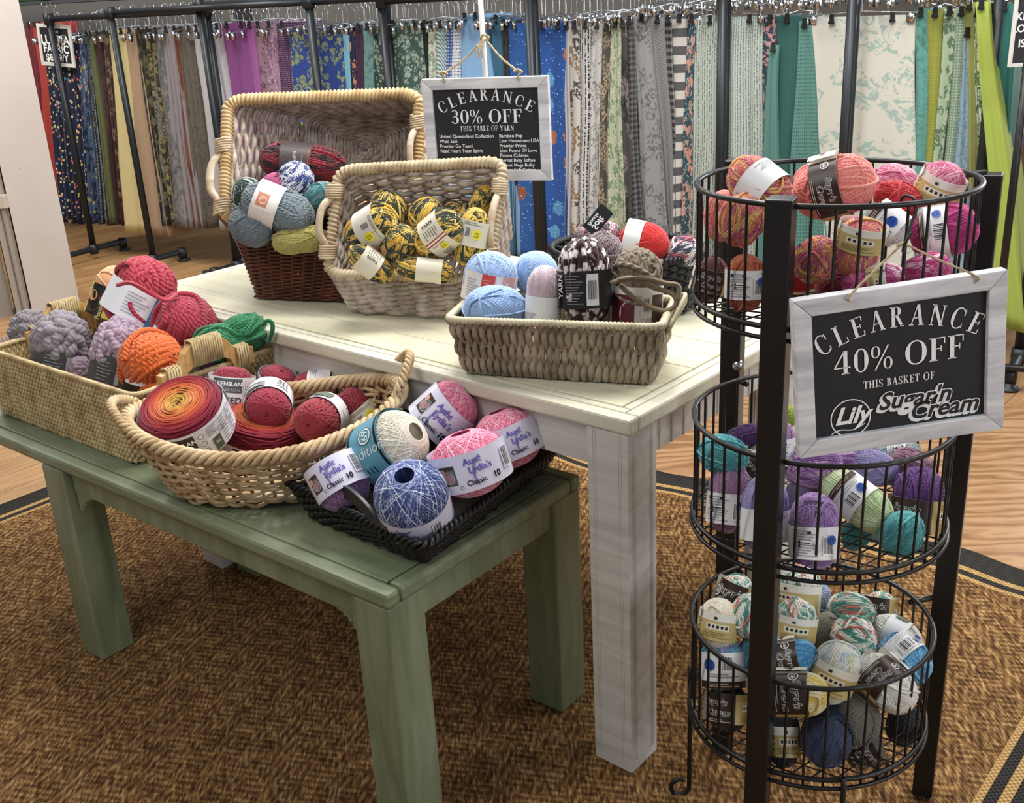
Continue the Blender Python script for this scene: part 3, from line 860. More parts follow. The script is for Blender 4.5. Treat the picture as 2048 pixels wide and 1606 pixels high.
# rug
def rug_mat(kind):
    n = N('rug_'+kind)
    vec = n.coords(rot=(0, 0, math.radians(41.4)))
    sp = n.n('ShaderNodeSeparateXYZ'); n.l(vec, sp.inputs[0]); x, y = sp.outputs[0], sp.outputs[1]
    def wv(ax, ay, per, ph=0): return n.math('SINE', n.math('ADD', n.math('MULTIPLY_ADD', x, ax*2*PI/per, n.math('MULTIPLY', y, ay*2*PI/per)), ph))
    if kind == 'field':
        nz = n.noise(vec, 30, 3)
        h1 = n.math('MULTIPLY', wv(1, 1, .0105), wv(1, -1, .009))
        # parquet weave motif: blocks of slanting ribs alternate direction
        dz = n.math('MULTIPLY_ADD', n.noise(vec, 7, 3), 1.6, -.8)
        blk = n.math('ADD', n.math('MULTIPLY', wv(1, .0, .085), wv(.0, 1, .12)), dz)
        sel = n.math('GREATER_THAN', n.math('ADD', blk, n.math('MULTIPLY', wv(1, 1, .21), .35)), 0.02)
        ribA, ribB = wv(1, .35, .019), wv(-.5, 1, .019)
        rib = n.math('ADD', n.math('MULTIPLY', sel, ribA), n.math('MULTIPLY', n.math('SUBTRACT', 1, sel), ribB))
        str_ = n.noise(n.coords(rot=(0, 0, math.radians(41.4)), scale=(1, .22, 1)), 160, 3, .6)
        fac = n.math('ADD', n.math('ADD', n.math('MULTIPLY', rib, .052), n.math('MULTIPLY', h1, .055)), n.math('ADD', n.math('MULTIPLY', str_, .74), n.math('MULTIPLY', nz, .30)))
        c = n.ramp(fac, [(.30, hexc('291a0f')), (.45, hexc('543921')), (.57, hexc('84613b')), (.73, hexc('c09c68'))])
        n.bump(n.math('ADD', fac, n.math('MULTIPLY', h1, .4)), .55, .004)
    else:
        h1 = n.math('MULTIPLY', wv(1, 0, .012), wv(0, 1, .012))
        a, b = ('1d1a18', '3c3835') if kind == 'dark' else ('8b6a40', 'c2a06a')
        c = n.ramp(n.math('MULTIPLY_ADD', h1, .5, .5), [(.2, hexc(a)), (.8, hexc(b))])
        n.bump(h1, .6, .003)
    return n.base(c, .9, 0, .15)
rugm = [rug_mat('field'), rug_mat('dark'), rug_mat('tan')]
# rug frame: origin on its far edge, e1 runs along it, -e2 towards the viewer
EF = gp(1600, 1021)
pL = np.dot(gp(33, 1000)-EF, e1); pR = np.dot(gp(2019, 1542)-EF, e1)+.115
def rug():
    mb = MB()
    edges = [0, .085, .105, .128, .143]       # dark, tan, dark, tan, field
    mi_ = [1, 2, 1, 2, 0]
    D = 3.6
    xs = np.concatenate([pL+np.array(edges), pL+np.linspace(.16, pR-pL-.16, 90), pR-np.array(edges[::-1])])
    ys = np.concatenate([np.array(edges), np.linspace(.17, D, 70)])
    X, Y = np.meshgrid(xs, ys, indexing='ij')
    wav = .016*np.exp(-Y/.5)*np.sin(X*9.5+1)+.006*np.exp(-Y/.5)*np.sin(X*23)
    Z = .006+.006*np.exp(-Y/.3)*(1+np.sin(X*9.5+2.2))
    Yw = Y+wav*np.clip((X-pL)/1.0, 0, 1)
    V = EF[0]+X*e1[0]-Yw*e2[0], EF[1]+X*e1[1]-Yw*e2[1], Z
    V = np.stack(V, -1)
    a, b = X.shape
    for i in range(a-1):
        xi = min(X[i, 0]-pL, pR-X[i+1, 0])
        for j in range(b-1):
            d = min(xi, Y[0, j])+1e-6
            k = int(np.searchsorted(edges, d, side='right'))-1
            mb.q.append(np.array([[i*b+j, (i)*b+j+1, (i+1)*b+j+1, (i+1)*b+j]])); mb.uvs.append(np.zeros((1, 4, 2))); mb.mi.append(mi_[min(max(k, 0), 4)])
    mb.v.append(V.reshape(-1, 3)); mb.nv += a*b
    o = mb.build('rug', rugm)
    s = o.modifiers.new('thick', 'SOLIDIFY'); s.thickness = .005; s.offset = -1
    tag(o, 'large brown woven jute-look rug with dark striped border under both tables', 'rug')
rug()

# walls far behind, and the column on the left
slab('wall_back', [(-9, 9.6), (7, 9.6), (7, 9.75), (-9, 9.75)], 0, 3.2, plain('8f8b86', .8), 'structure')
slab('wall_left', [(-6.2, -2), (-6.05, -2), (-6.05, 9.6), (-6.2, 9.6)], 0, 3.2, plain('a29d97', .8), 'structure')
slab('wall_right', [(6.2, -2), (6.35, -2), (6.35, 9.6), (6.2, 9.6)], 0, 3.2, plain('a8a49f', .8), 'structure')
def paint_mat(name, a, b):
    n = N(name); f = n.noise(n.coords(), 3, 5, .6); c = n.mix(f, hexc(a), hexc(b))
    v = n.n('ShaderNodeTexVoronoi'); v.inputs['Scale'].default_value = 9; n.l(n.coords(), v.inputs['Vector'])
    k = n.math('LESS_THAN', v.outputs['Distance'], .035)
    c = n.mix(k, c, hexc('57504a'))
    n.bump(n.noise(n.coords(), 30, 4), .1, .003)
    return n.base(c, .6)
def column():
    # face towards the viewer spans the width measured at its foot; its side runs straight back
    pr, pl = atz(160, 606, 0)[:2], atz(66, 628, 0)[:2]
    ex = (pr-pl)/np.linalg.norm(pr-pl); ey = np.array([-.45, .893])
    m = paint_mat('column_paint', 'cdc5bf', 'b9b0a8')
    slab('wall_column', [tuple(pl), tuple(pr), tuple(pr+ey*.34), tuple(pl+ey*.34)], 0, 3.2, m, 'structure')
    q = pl-ex*.012+ey*.03
    slab('trim_1', [tuple(q-ex*.07), tuple(q), tuple(q+ey*.2), tuple(q-ex*.07+ey*.2)], 0, 3.2, plain('a1988f', .6, var=.1), 'structure')
    slab('trim_2', [tuple(q-ex*.22+ey*.05), tuple(q-ex*.085+ey*.05), tuple(q-ex*.085+ey*.2), tuple(q-ex*.22+ey*.2)], 0, 3.2, plain('8c857d', .6, var=.1), 'structure')
    e = empty('cable_conduit', (*(q-ex*.02-ey*.02), 0), 'beige surface conduit with a junction box running down the grey trim beside the white column', 'conduit')
    mb = MB(); mb.box((0, 0, .3), (.02, .02, .6)); mb.build('conduit', plain('a39a90'), e, False, .003)
    mb = MB(); mb.box((0, 0, .62), (.06, .05, .07)); mb.build('junction_box', plain('c9c0b0'), e, False, .004)
    return pr
column()

# ================================================================ tables
def frame2(az, origin):
    u = np.array([math.cos(math.radians(az)), math.sin(math.radians(az)), 0]); v = np.array([u[1], -u[0], 0])   # v = right-hand back
    return u, v, np.array(origin, float)
class Tbl:
    def __init__(s, az, o, H): s.u, s.v, s.o = frame2(az, o); s.H = H
    def p(s, a, b, z): return s.o+s.u*a+s.v*b+np.array([0, 0, z])
    def R(s): return np.stack([-s.u, s.v, np.array([0, 0, 1.])], 1)       # columns: x to the right, y back
WT = Tbl(138.39, (.2055, 1.735, 0), .785)
GT = Tbl(140.4, (-.2314, 1.5713, 0), .555)
white_top = wood_mat('cream_boards', 'cfcaae', 'e6e2c8', 0, 1, 'a58d6a', .38, wamt=.75)
white_leg = wood_mat('white_distressed', 'bdb9b2', 'dedbd5', PI/2, 1, '8a6a4e', .6, wamt=.70)
white_edge = wood_mat('white_edge', 'c6c2ae', 'e2decb', 0, 1, '8d6c48', .5, wamt=.66)
def lbox(mb, a0, a1, b0, b1, z0, z1, mi=0):     # local: x = -a, y = b
    mb.box((-(a0+a1)/2, (b0+b1)/2, (z0+z1)/2), (abs(a1-a0), abs(b1-b0), abs(z1-z0)), mi=mi)
def leg(parent, a0, b0, w, H, mat, taper=.0, groove=True):
    mb = MB()
    t = taper
    c = [(a0, b0), (a0, b0+w), (a0+w, b0+w), (a0+w, b0)]
    m = (a0+w/2, b0+w/2)
    bot = [(-(x+(m[0]-x)*t), y+(m[1]-y)*t, .006) for x, y in c]; top = [(-x, y, H) for x, y in c]
    mb.hexa(bot, top)
    if groove:
        for k in (.16, .22, .78, .84):
            lbox(mb, a0+w*k, a0+w*k+.003, b0-.0015, b0+w+.0015, .03, H-.002); lbox(mb, a0-.0015, a0+w+.0015, b0+w*k, b0+w*k+.003, .03, H-.002)
    return mb.build('leg', mat, parent, False, .004)
def white_table():
    t = empty('display_table', WT.o, 'large white distressed farmhouse table with a cream plank top, behind the green one', 'table', rot=WT.R())
    L, D, H, th = 1.68, .87, .785, .032
    mb = MB()
    bs = [.052, .15, .30, .46, .62, .755, D-.052]
    for i in range(len(bs)-1):
        g = .0011
        if i in (1, 3):
            lbox(mb, .052+g, 1.05-g+.1*i, bs[i]+g, bs[i+1]-g, H-.02, H); lbox(mb, 1.05+.1*i+g, L-.052-g, bs[i]+g, bs[i+1]-g, H-.02, H)
        else: lbox(mb, .052+g, L-.052-g, bs[i]+g, bs[i+1]-g, H-.02, H)
    mb.build('tabletop', white_top, t, False, .0012)
    mb = MB()
    g = .0012
    lbox(mb, 0, L, 0, .030, H-th, H); lbox(mb, .032, L-.032, .0316, .0505, H-th, H)
    lbox(mb, 0, L, D-.052, D, H-th, H)
    lbox(mb, 0, .030, .031, D-.0535, H-th, H); lbox(mb, .0316, .0505, .052, D-.0535, H-th, H)
    lbox(mb, L-.0505, L, .031, D-.0535, H-th, H)
    lbox(mb, .03, L-.03, .03, D-.03, H-th, H-.021)
    mb.build('table_edging', white_edge, t, False, .006)
    for a, b in ((.006, .003), (1.42, .003), (.05, .70), (1.42, .70)): leg(t, a, b, .092, H-th, white_leg, .0)
    mb = MB()
    lbox(mb, .09, 1.43, .022, .042, H-th-.085, H-th); lbox(mb, .09, 1.43, D-.05, D-.03, H-th-.085, H-th)
    lbox(mb, 1.48, 1.50, .09, D-.09, H-th-.085, H-th)
    nb = 16
    for i in range(nb):                       # beaded end apron
        b0 = .09+(D-.18)*i/nb; b1 = .09+(D-.18)*(i+1)/nb
        lbox(mb, .022, .042, b0+.0012, b1-.0012, H-th-.075, H-th)
        lbox(mb, .019, .03, b1-.006, b1-.002, H-th-.075, H-th)
    mb.build('apron', white_leg, t, False, .0015)
white_table()
def green_mat(rot, seed):
    n = N('green_paint_%d' % seed)
    vec = n.coords(scale=(1.5, 10, 10), rot=(0, 0, 0)) if rot == 0 else n.coords(scale=(9, 9, 1.3))
    f = n.noise(vec, 2.4, 6, .6, .5)
    c = n.ramp(f, [(.3, hexc('687256')), (.5, hexc('7b8468')), (.72, hexc('90977d'))])
    g = n.noise(n.coords(scale=(1.2, 1.2, .7)), 4, 5, .6)
    c = n.mix(n.ramp(g, [(.56, (0, 0, 0)), (.7, (.75, .75, .75))]), c, hexc('949c92'))
    k = n.noise(n.coords(scale=(3, 3, 3)), 4, 8, .75)
    c = n.mix(n.ramp(k, [(.68, (0, 0, 0)), (.72, (.7, .7, .7))]), c, hexc('8a8064'))
    n.bump(f, .12, .002)
    return n.base(c, .42)
gtop, gleg = green_mat(0, 0), green_mat(1, 1)
def green_table():
    t = empty('display_table', GT.o, 'low sage green painted wooden table with worn edges, in front', 'table', rot=GT.R())
    L, D, H, th = 1.62, .577, .555, .032
    mb = MB()
    lbox(mb, .036, L-.036, .036, D-.036, H-.026, H-.002)
    mb.build('tabletop', gtop, t, False, .002)
    mb = MB()
    lbox(mb, 0, L, 0, .034, H-th, H); lbox(mb, 0, L, D-.034, D, H-th, H)
    lbox(mb, 0, .034, .0355, D-.0355, H-th, H); lbox(mb, L-.034, L, .0355, D-.0355, H-th, H)
    mb.build('table_edging', gtop, t, False, .008)
    for a, b in ((.004, .003), (.004, D-.093), (1.062, -.0), (1.062, D-.093)): leg(t, a, b, .09, H-th, gleg, 0, False)
    mb = MB()
    lbox(mb, .092, 1.05, .018, .04, H-th-.055, H-th); lbox(mb, .092, 1.05, D-.04, D-.018, H-th-.055, H-th)
    lbox(mb, .014, .036, .09, D-.09, H-th-.06, H-th); lbox(mb, 1.10, 1.12, .09, D-.09, H-th-.06, H-th)
    for s, a0 in ((1, .094), (-1, 1.045)):      # small curved brackets where apron meets leg
        for k in range(6):
            lbox(mb, a0+s*k*.012, a0+s*(k+1)*.012, .018, .04, H-th-.055-.045*(1-k/6)**2, H-th-.05)
    mb.build('apron', gleg, t, False, .0015)
green_table()

# ================================================================ three-tier wire stand
SC = np.array([.4955, 1.574]); SR = .202
black_metal = plain('121214', .38, .0, .5)
POSTS = [((.372, 1.405), 1.226), ((.400, 1.800), 1.218), ((.758, 1.642), 1.2)]
TIERS = [(1.218, 1.046), (.845, .672), (.464, .289)]
def stand():
    e = empty('wire_basket_stand', (*SC, 0), 'tall black metal stand with three round wire baskets', 'stand')
    posts = []
    for (x, y), z in POSTS:
        d = math.atan2(y-SC[1], x-SC[0])
        mb = MB(); R = np.array(Matrix.Rotation(math.radians(-28), 3, 'Z'))
        mb.box((x-SC[0], y-SC[1], (z+.008)/2+.004), (.036, .036, z-.008), R)
        p = mb.build('post', black_metal, e, False, .002); posts.append(p)
        for zt, zb in TIERS:
            for zz in (zt-.012,):
                m2 = MB(); v = np.array([math.cos(d), math.sin(d), 0]); L = math.hypot(x-SC[0], y-SC[1])
                m2.tubes(np.array([v*SR*.99+[0, 0, zz], v*(L-.01)+[0, 0, zz]])[None], .005, 8, cap=True)
                s_ = np.array([-v[1], v[0], 0])
                m2.build('bracket', black_metal, p)
    m2 = MB(); b = POSTS[1][0]; c = np.array([b[0]-SC[0]+.0, b[1]-SC[1], .862])+np.array([.006, -.0195, 0])
    Rm = np.array(Vector((-.15, -1, .1)).to_track_quat('Z', 'Y').to_matrix())
    m2.lathe([(.0001, .006), (.005, .0055), (.0085, .003), (.010, 0), (.011, -.001)], 20, M=Rm, c=c)
    m2.build('bolt', plain('c9c9cc', .25, 1.0), posts[1])
    a = np.linspace(0, 2*PI, 72, endpoint=False)
    circ = lambda r, z: np.stack([r*np.cos(a), r*np.sin(a), np.full_like(a, z)], -1)
    for zt, zb in TIERS:
        mb = MB()
        mb.tubes(circ(SR, zt)[None], .0042, 8, True)
        mb.tubes(circ(SR+.001, zb)[None], .0042, 8, True)
        mb.tubes(circ(SR+.003, zb-.016)[None], .0035, 8, True)
        nw = 40
        w = np.linspace(0, 2*PI, nw, endpoint=False)+.03
        P = np.stack([np.stack([SR*.99*np.cos(w), SR*.99*np.sin(w), np.full(nw, z)], -1) for z in (zt, (zt+zb)/2, zb, zb-.016)], 1)
        mb.tubes(P, .0022, 6)
        b = mb.build('basket_ring', black_metal, e)
        mb = MB()                               # diamond mesh floor
        for k in range(-7, 8):
            d0 = k*SR/7.6; h = math.sqrt(max(SR**2-d0**2, 0))
            for an in (math.radians(35), math.radians(-35)):
                c_, s_ = math.cos(an), math.sin(an)
                n_ = max(2, int(h*60)); tt = np.linspace(-h, h, n_)
                mb.tubes(np.stack([tt*c_-d0*s_, tt*s_+d0*c_, np.full(n_, zb-.002)], -1)[None], .0014, 5)
        mb.build('basket_floor', black_metal, e)
    # short wire feet with curled ends
    for ang in (151, 31, -89):
        v = np.array([math.cos(math.radians(ang)), math.sin(math.radians(ang)), 0]); s_ = np.array([-v[1], v[0], 0])
        o = v*(SR+.012)
        pts = [o+[0, 0, .30], o+[0, 0, .2], o+[0, 0, .08]]
        out = -CR*np.array([1, 1, 0]) if ang == 151 else v
        out = out/np.linalg.norm(out)
        cen = o+out*.018+np.array([0, 0, .022])
        for q in np.linspace(0, -300, 16): 
            r_ = math.radians(q); pts.append(cen+(-out*math.cos(r_)*1.0+np.array([0, 0, 1.])*math.sin(r_))*.018)
        mb = MB(); mb.tubes(spline(pts, 70)[None], .0045, 8, cap=True); mb.build('wire_foot', black_metal, e)
stand()
white_frame = wood_mat('whitewashed_frame', 'b0b0b6', 'f0f0f4', 0, 2.2, '6f6b68', .7, wamt=.72, stretch=9)
white_frame_v = wood_mat('whitewashed_frame_upright', 'b0b0b6', 'f0f0f4', PI/2, 2.2, '6f6b68', .7, wamt=.72, stretch=9)
chalk = plain('24252b', .55, 0, .4)
letter = plain('fbfcfd', .5); letter_red = plain('8a2a2c', .5)
twine_m = cane_mat('twine', 'a08a68', 'd3c2a2', rough=.9, scale=120)
PANEL = {}
class Board:
    """sign frame: local x right, y up, z towards the reader"""
    def __init__(s, c, ex, ey, W, H, fw, th=.018):
        s.R = np.stack([ex, ey, np.cross(ex, ey)], 1); s.c = np.array(c); s.W, s.H, s.fw, s.th = W, H, fw, th
def board(name, B, label, frame=white_frame):
    e = empty(name, B.c, label, 'sign', rot=B.R)
    W, H, f, th = B.W/2, B.H/2, B.fw, B.th
    for k, pts in enumerate(([(-W, H), (W, H), (W-f, H-f), (-W+f, H-f)], [(-W, -H), (-W+f, -H+f), (W-f, -H+f), (W, -H)],
                             [(-W, -H), (-W, H), (-W+f, H-f), (-W+f, -H+f)], [(W, -H), (W-f, -H+f), (W-f, H-f), (W, H)])):
        mb = MB(); c = np.mean(pts, 0)
        pts = [tuple(c+(np.array(p)-c)*.998) for p in pts][::-1]
        mb.hexa([(x, y, -th/2) for x, y in pts], [(x, y, th/2) for x, y in pts])
        mb.build('frame_rail', frame if k < 2 else (white_frame_v if frame is white_frame else frame), e, False, .0015)
    mb = MB(); mb.box((0, 0, -.001), (2*(W-f)+.002, 2*(H-f)+.002, .004))
    PANEL[e.name] = mb.build('chalkboard', chalk, e, False)
    return e
def flat_polys(mb, polys, dx, dy, z, mi=0):
    for p in polys:
        a = 0
        v = [(x+dx, y+dy, z) for x, y in p]
        ar = sum(v[i][0]*v[(i+1) % len(v)][1]-v[(i+1) % len(v)][0]*v[i][1] for i in range(len(v)))
        mb.quad(v if ar > 0 else v[::-1], mi)
def flat_text(mb, tx, size, dx, dy, z, mi=0, **kw):
    V, Fs = font_poly(tx, size, **kw)
    b0 = mb.nv; mb.v.append(V+np.array([dx, dy, z])); mb.nv += len(V)
    for f in Fs: mb.q.append(np.array([f])+b0); mb.uvs.append(np.zeros((1, len(f), 2))); mb.mi.append(mi)

# sign poses found from their four corners (metres)
SIGN40 = dict(c=(0,0,0))
_e = lambda v: np.array(v)/np.linalg.norm(v)
def ortho(ex, ey):
    ex = _e(ex); ey = np.array(ey)-ex*np.dot(ex, ey); return ex, _e(ey)
def twine(mb, pts, r=.0016, n=40):
    P = spline(pts, n); t = np.linspace(0, 1, n)
    mb.tubes(P[None], (r*(1+.25*np.sin(t*n*1.9)))[None], 6, cap=True)
# 40 % sign on the stand
ex, ey = ortho((.9957, .0242, .0893), (-.0892, -.0055, .996))
B40 = Board((.5214, 1.338, 1.0085), ex, ey, .2825, .2271, .0245)
s40 = board('clearance_sign', B40, 'chalkboard sign reading clearance 40% off, whitewashed frame, hung on the wire stand')
mb = MB(); z = .0022
flat_polys(mb, serif_text('CLEARANCE', .0285, .26, arch=.215, width=.218), 0, .055, z)
flat_polys(mb, serif_text('40% OFF', .033, .06, width=.176), 0, -.001, z)
flat_polys(mb, serif_text('THIS BASKET OF', .0112, .1, width=.097), 0, -.0265, z)
mb.build('lettering', letter, PANEL[s40.name], False)
mb = MB()
a = np.linspace(0, 2*PI, 48)
mb.grid(np.stack([np.stack([r*np.cos(a)-.067, r*np.sin(a)-.066, np.full(48, z)], -1) for r in (.0262, .0278)][::-1], 1))
flat_text(mb, 'Lily', .034, -.066, -.063, z+.0003, shear=.35, offset=.03)
mb.grid(np.stack([np.stack([np.linspace(-.094, -.048, 30), -.0825+.0025*np.sin(np.linspace(0, 7, 30))+np.linspace(-.004, .004, 30)+o, np.full(30, z+.0002)], -1) for o in (-.0007, .0007)][::-1], 1))
for tx, x, y, s_ in (("Sugar'n", .020, -.050, .034), ('Cream', .060, -.070, .034)):
    for q_, (dx, dy) in enumerate(((-.0030, -.0030), (-.0015, -.0015), (0, 0))): flat_text(mb, tx, s_, x+dx, y+dy, z+.0002*(q_+1), offset=.06, shear=.3)
    flat_text(mb, tx, s_, x, y, z+.0010, mi=1, offset=.022, shear=.3)
mb.build('logo', [letter, chalk], PANEL[s40.name], False)
hk = aty(1806, 486, 1.352)
mb = MB()
for k in (-.066, .098):
    q = B40.c+ex*k+ey*.112
    twine(mb, [hk, (hk+q)/2+np.array([0, -.003, -.001]), q+np.array([0, -.012, 0]), q+np.array([0, -.008, -.010])])
twine(mb, [hk+np.array([-.008, 0, -.004]), hk+[0, -.003, .001], hk+[.006, 0, -.004]], .002, 14)
tw = mb.build('hanging_twine', twine_m); tw.parent = s40; tw.matrix_parent_inverse = s40.matrix_world.inverted()
mb = MB()
r0 = aty(1817, 405, 1.385)
mb.tubes(spline([r0+[-.006, .012, -.004], r0+[-.004, .008, .007], r0+[.004, -.005, .006], r0+[.006, -.012, -.008], (r0+hk)/2+[.006, -.004, 0], hk+[.002, -.002, -.006], hk+[-.002, -.008, -.009], hk+[-.002, -.012, .002], hk+[.006, -.011, .016]], 50)[None], .0021, 7, cap=True)
tag(mb.build('s_hook', black_metal), 'small black wire hook over the top rim of the stand that carries the sign', 'hook')

# 30 % sign on its pole
ex, ey = ortho((.9509, -.3093, -.0017), (-.0025, -.013, 1))
B30 = Board((-.0244, 2.65, 1.195), ex, ey, .3195, .2448, .026)
s30 = board('clearance_sign', B30, 'chalkboard sign reading clearance 30% off this table of yarn, behind the wicker baskets')
mb = MB(); z = .0022
flat_polys(mb, serif_text('CLEARANCE', .0265, .26, arch=.225, width=.240), 0, .0695, z)
flat_polys(mb, serif_text('30% OFF', .032, .06, width=.182), 0, .0155, z)
flat_polys(mb, serif_text('THIS TABLE OF YARN', .0125, .1, width=.138), 0, -.003, z)
for i, tx in enumerate(['United Queensland Collection', 'Waki Saki', 'Premier Go Team!', 'Read Heart Team Spirit']):
    flat_text(mb, tx, .0115, -.125, -.0155-.0117*i, z, align='LEFT', offset=.012)
for i, tx in enumerate(['Bamboo Pop', 'Lion Hometown USA', 'Premier Primo', 'Lion Pound Of Love', 'Patons Cobbles', 'Bernat Baby Softee', 'Bernat Mega Bulky', 'Patons Soft Cotton']):
    flat_text(mb, tx, .0115, .030, -.0155-.0117*i, z, align='LEFT', offset=.012)
mb.build('lettering', letter, PANEL[s30.name], False)
pole_x = aty(969, 100, 2.69)
mb = MB()
kn = aty(969, 76, 2.672)
for k, px_ in ((-.103, 0), (.085, 0)):
    q = B30.c+ex*k+ey*.1225
    twine(mb, [kn, (kn+q)/2+[0, 0, -.002], q+[0, -.010, .012], q+[0, -.014, .002], q+[0, -.011, -.008]], .0028, 44)
    twine(mb, [q+[-.009, -.011, .012], q+[0, -.017, .016], q+[.009, -.011, .010]], .0034, 14)
for dx in (-.012, -.006, -.018): twine(mb, [kn, kn+[dx, -.012, -.018], kn+[dx*1.3, -.014, -.044]], .0022, 16)
twine(mb, [kn+[-.01, 0, 0], kn+[0, -.012, .008], kn+[.01, 0, 0], kn+[0, .012, -.004], kn+[-.01, 0, 0]], .003, 24)
tw = mb.build('hanging_twine', twine_m); tw.parent = s30; tw.matrix_parent_inverse = s30.matrix_world.inverted()
e = empty('sign_holder', (pole_x[0], 2.69, .785), 'slim white metal pole standing on the white table that carries the 30% off sign', 'sign holder')
mb = MB(); mb.tubes(np.array([[0, 0, .008], [0, 0, .4], [-.004, 0, .83]])[None], .0062, 10, cap=True); mb.build('pole', plain('dcd8d2', .4), e)
mb = MB(); mb.box((0, 0, .005), (.13, .13, .008)); mb.build('base_plate', plain('dcd8d2', .4), e, False, .002)

# ================================================================ baskets
pale = cane_mat('pale_wicker', '8e7a5e', 'bfab8c', 'd8c8aa', scale=22)
pale_in = cane_mat('washed_wicker', '7c6a5e', 'b0a094', 'd2c8be', scale=26)
blond = cane_mat('blond_wicker', '9c7748', 'ccae7e', 'dfcba2', scale=22)
brown = cane_mat('dark_brown_wicker', '2e140c', '552a1a', '6f3a24', .38, 14)
greyw = cane_mat('grey_rush', '6e6353', '998c78', 'b8ab94', scale=20)
greyr = cane_mat('grey_rush_rim', 'a39a7e', 'c9c1a2', 'd6cfb4', scale=16)
black_w = cane_mat('black_rush', '08080a', '141416', '202023', .45, 24, .6)
straw_m = cane_mat('straw_rope', '8e784e', 'bba57a', 'cfbb90', scale=24)
willow = cane_mat('peeled_willow', '8f734c', 'c2a780', 'd8c4a0', .5, 18)
willow_d = cane_mat('brown_willow', '4a2216', '7a4226', 'c9a86e', .5, 12)
handle_w = wood_mat('pale_handle_wood', 'b3946c', 'ddd3c4', 0, 1, None, .5)
pine = wood_mat('pine_handle', 'b98a4e', 'd8b078', 0, 1.2, None, .5)
V3 = lambda *a: np.array(a, float)

def rim_pts(path, n=160, t=1.0):
    S = np.linspace(0, 1, n, endpoint=False); return path(S, np.full(n, t))
def handle(parent, path, s0, s1, out, r=.0105, wrap=.02, mat=handle_w, cane=pale, off=.022):
    """bent wood grip lashed outside the rim between two rim positions"""
    S = np.array([s0, s1]); a, b = path(S, np.ones(2))
    o = _e(out); d = _e(b-a)
    pts = [a-d*.012+o*off*.35, a+d*.015+o*off*.6, a*.72+b*.28+o*off*1.55, (a+b)/2+o*off*1.75, a*.28+b*.72+o*off*1.55, b-d*.015+o*off*.6, b+d*.012+o*off*.35]
    mb = MB(); mb.tubes(spline(pts, 40)[None], r, 10, cap=True, flat=.85)
    hd = mb.build('handle', mat, parent)
    for c in (a, b):
        mb = MB()
        q = np.linspace(0, 2*PI*6, 130)
        z = np.linspace(-wrap, wrap, 130)
        ax = _e(np.cross(d, o))
        cc = c+o*off*.28
        P = cc+z[:, None]*d+np.cos(q)[:, None]*o*(r+.010)+np.sin(q)[:, None]*ax*(r+.006)
        mb.tubes(P[None], .0032, 6, cap=True)
        mb.build('handle_lashing', cane, hd)

def to_world_basket(e):
    return e

# -- basket tipped towards the viewer, a flared box given by its rim corners and a base
def tipped(name, label, rim, base, mats, rows, stakes, handles, rim_r=.013, base_mat=None, ridges=110):
    c = np.array(base).mean(0)
    e = empty(name, c, label, 'basket')
    path = RectPath(np.array(base)-c, np.array(rim)-c, .1)
    mb = MB()
    weave_h(mb, path, rows, stakes, .0056, .0075, .02, .93, n=stakes*6, sr=.004, lumps=.3)
    mb.build('woven_wall', mats[0], e)
    fl = RectPath(np.array(base)*.0+np.array([ (np.array(b)-c)*.05 for b in base]), np.array(base)-c, .1)
    mb = MB(); weave_h(mb, fl, 16, max(10, stakes//2), .0048, .003, .02, 1, n=stakes*4, sr=.003); mb.build('woven_base', base_mat or mats[0], e)
    mb = MB(); wrap_rim(mb, rim_pts(path), rim_r, ridges, depth=.22, n=ridges*6, sides=10)
    mb.build('rim', mats[1], e)
    for s0, s1, o in handles: handle(e, path, s0, s1, o)
    return e, path
def s_of(path, u, v):
    """perimeter position of a point of the unit square's edge"""
    d = np.linalg.norm(path.u-np.array([u, v]), axis=1); i = int(np.argmin(d)); 
    S = np.linspace(0, 1, 2001); x = np.interp(S, path.L, path.u[:, 0]); y = np.interp(S, path.L, path.u[:, 1])
    return float(S[np.argmin((x-u)**2+(y-v)**2)])

# medium pale basket (yellow and green yarn)
rimB = [atz(655, 548, .885), atz(975, 560, .880), aty(1008, 322, 2.52), aty(678, 340, 2.60)]
b0, b1 = atz(700, 622, .792), atz(985, 640, .792)
up = V3(-.02, .17, .17)
baseB = [b0, b1, b1+V3(.055, .20, .17), b0+V3(.045, .20, .17)]
eB, pB = tipped('wicker_basket', 'medium pale wicker basket tipped forward, full of green and yellow yarn', rimB, baseB, [pale_in, pale], 15, 30, [], ridges=120)
sL0, sL1 = s_of(pB, 0, .22), s_of(pB, 0, .80)
sR0, sR1 = s_of(pB, 1, .22), s_of(pB, 1, .78)
handle(eB, pB, sL0, sL1, V3(-.75, -.6, .2), wrap=.017)
handle(eB, pB, sR0, sR1, V3(-.25, -.9, .2), wrap=.017)
# large pale basket leaning in the brown one
rimA = [aty(448, 442, 2.74), aty(836, 400, 2.80), aty(838, 186, 2.88), aty(455, 200, 2.90)]
cA = np.mean(rimA, 0); nA = V3(.42, .86, -.10); nA = nA/np.linalg.norm(nA)
baseA = [cA+(np.array(q)-cA)*.70+nA*.21+V3(.0, 0, .0) for q in rimA]
eA, pA = tipped('wicker_basket', 'largest wicker basket with a blond rolled rim, leaning upright in the dark brown one', rimA, baseA, [pale_in, blond], 19, 34, [], rim_r=.015, ridges=150)
handle(eA, pA, s_of(pA, 0, .12), s_of(pA, 0, .62), V3(-.9, -.3, .0), wrap=.020)
handle(eA, pA, s_of(pA, 1, .22), s_of(pA, 1, .74), V3(-.5, -.8, .0), wrap=.018)
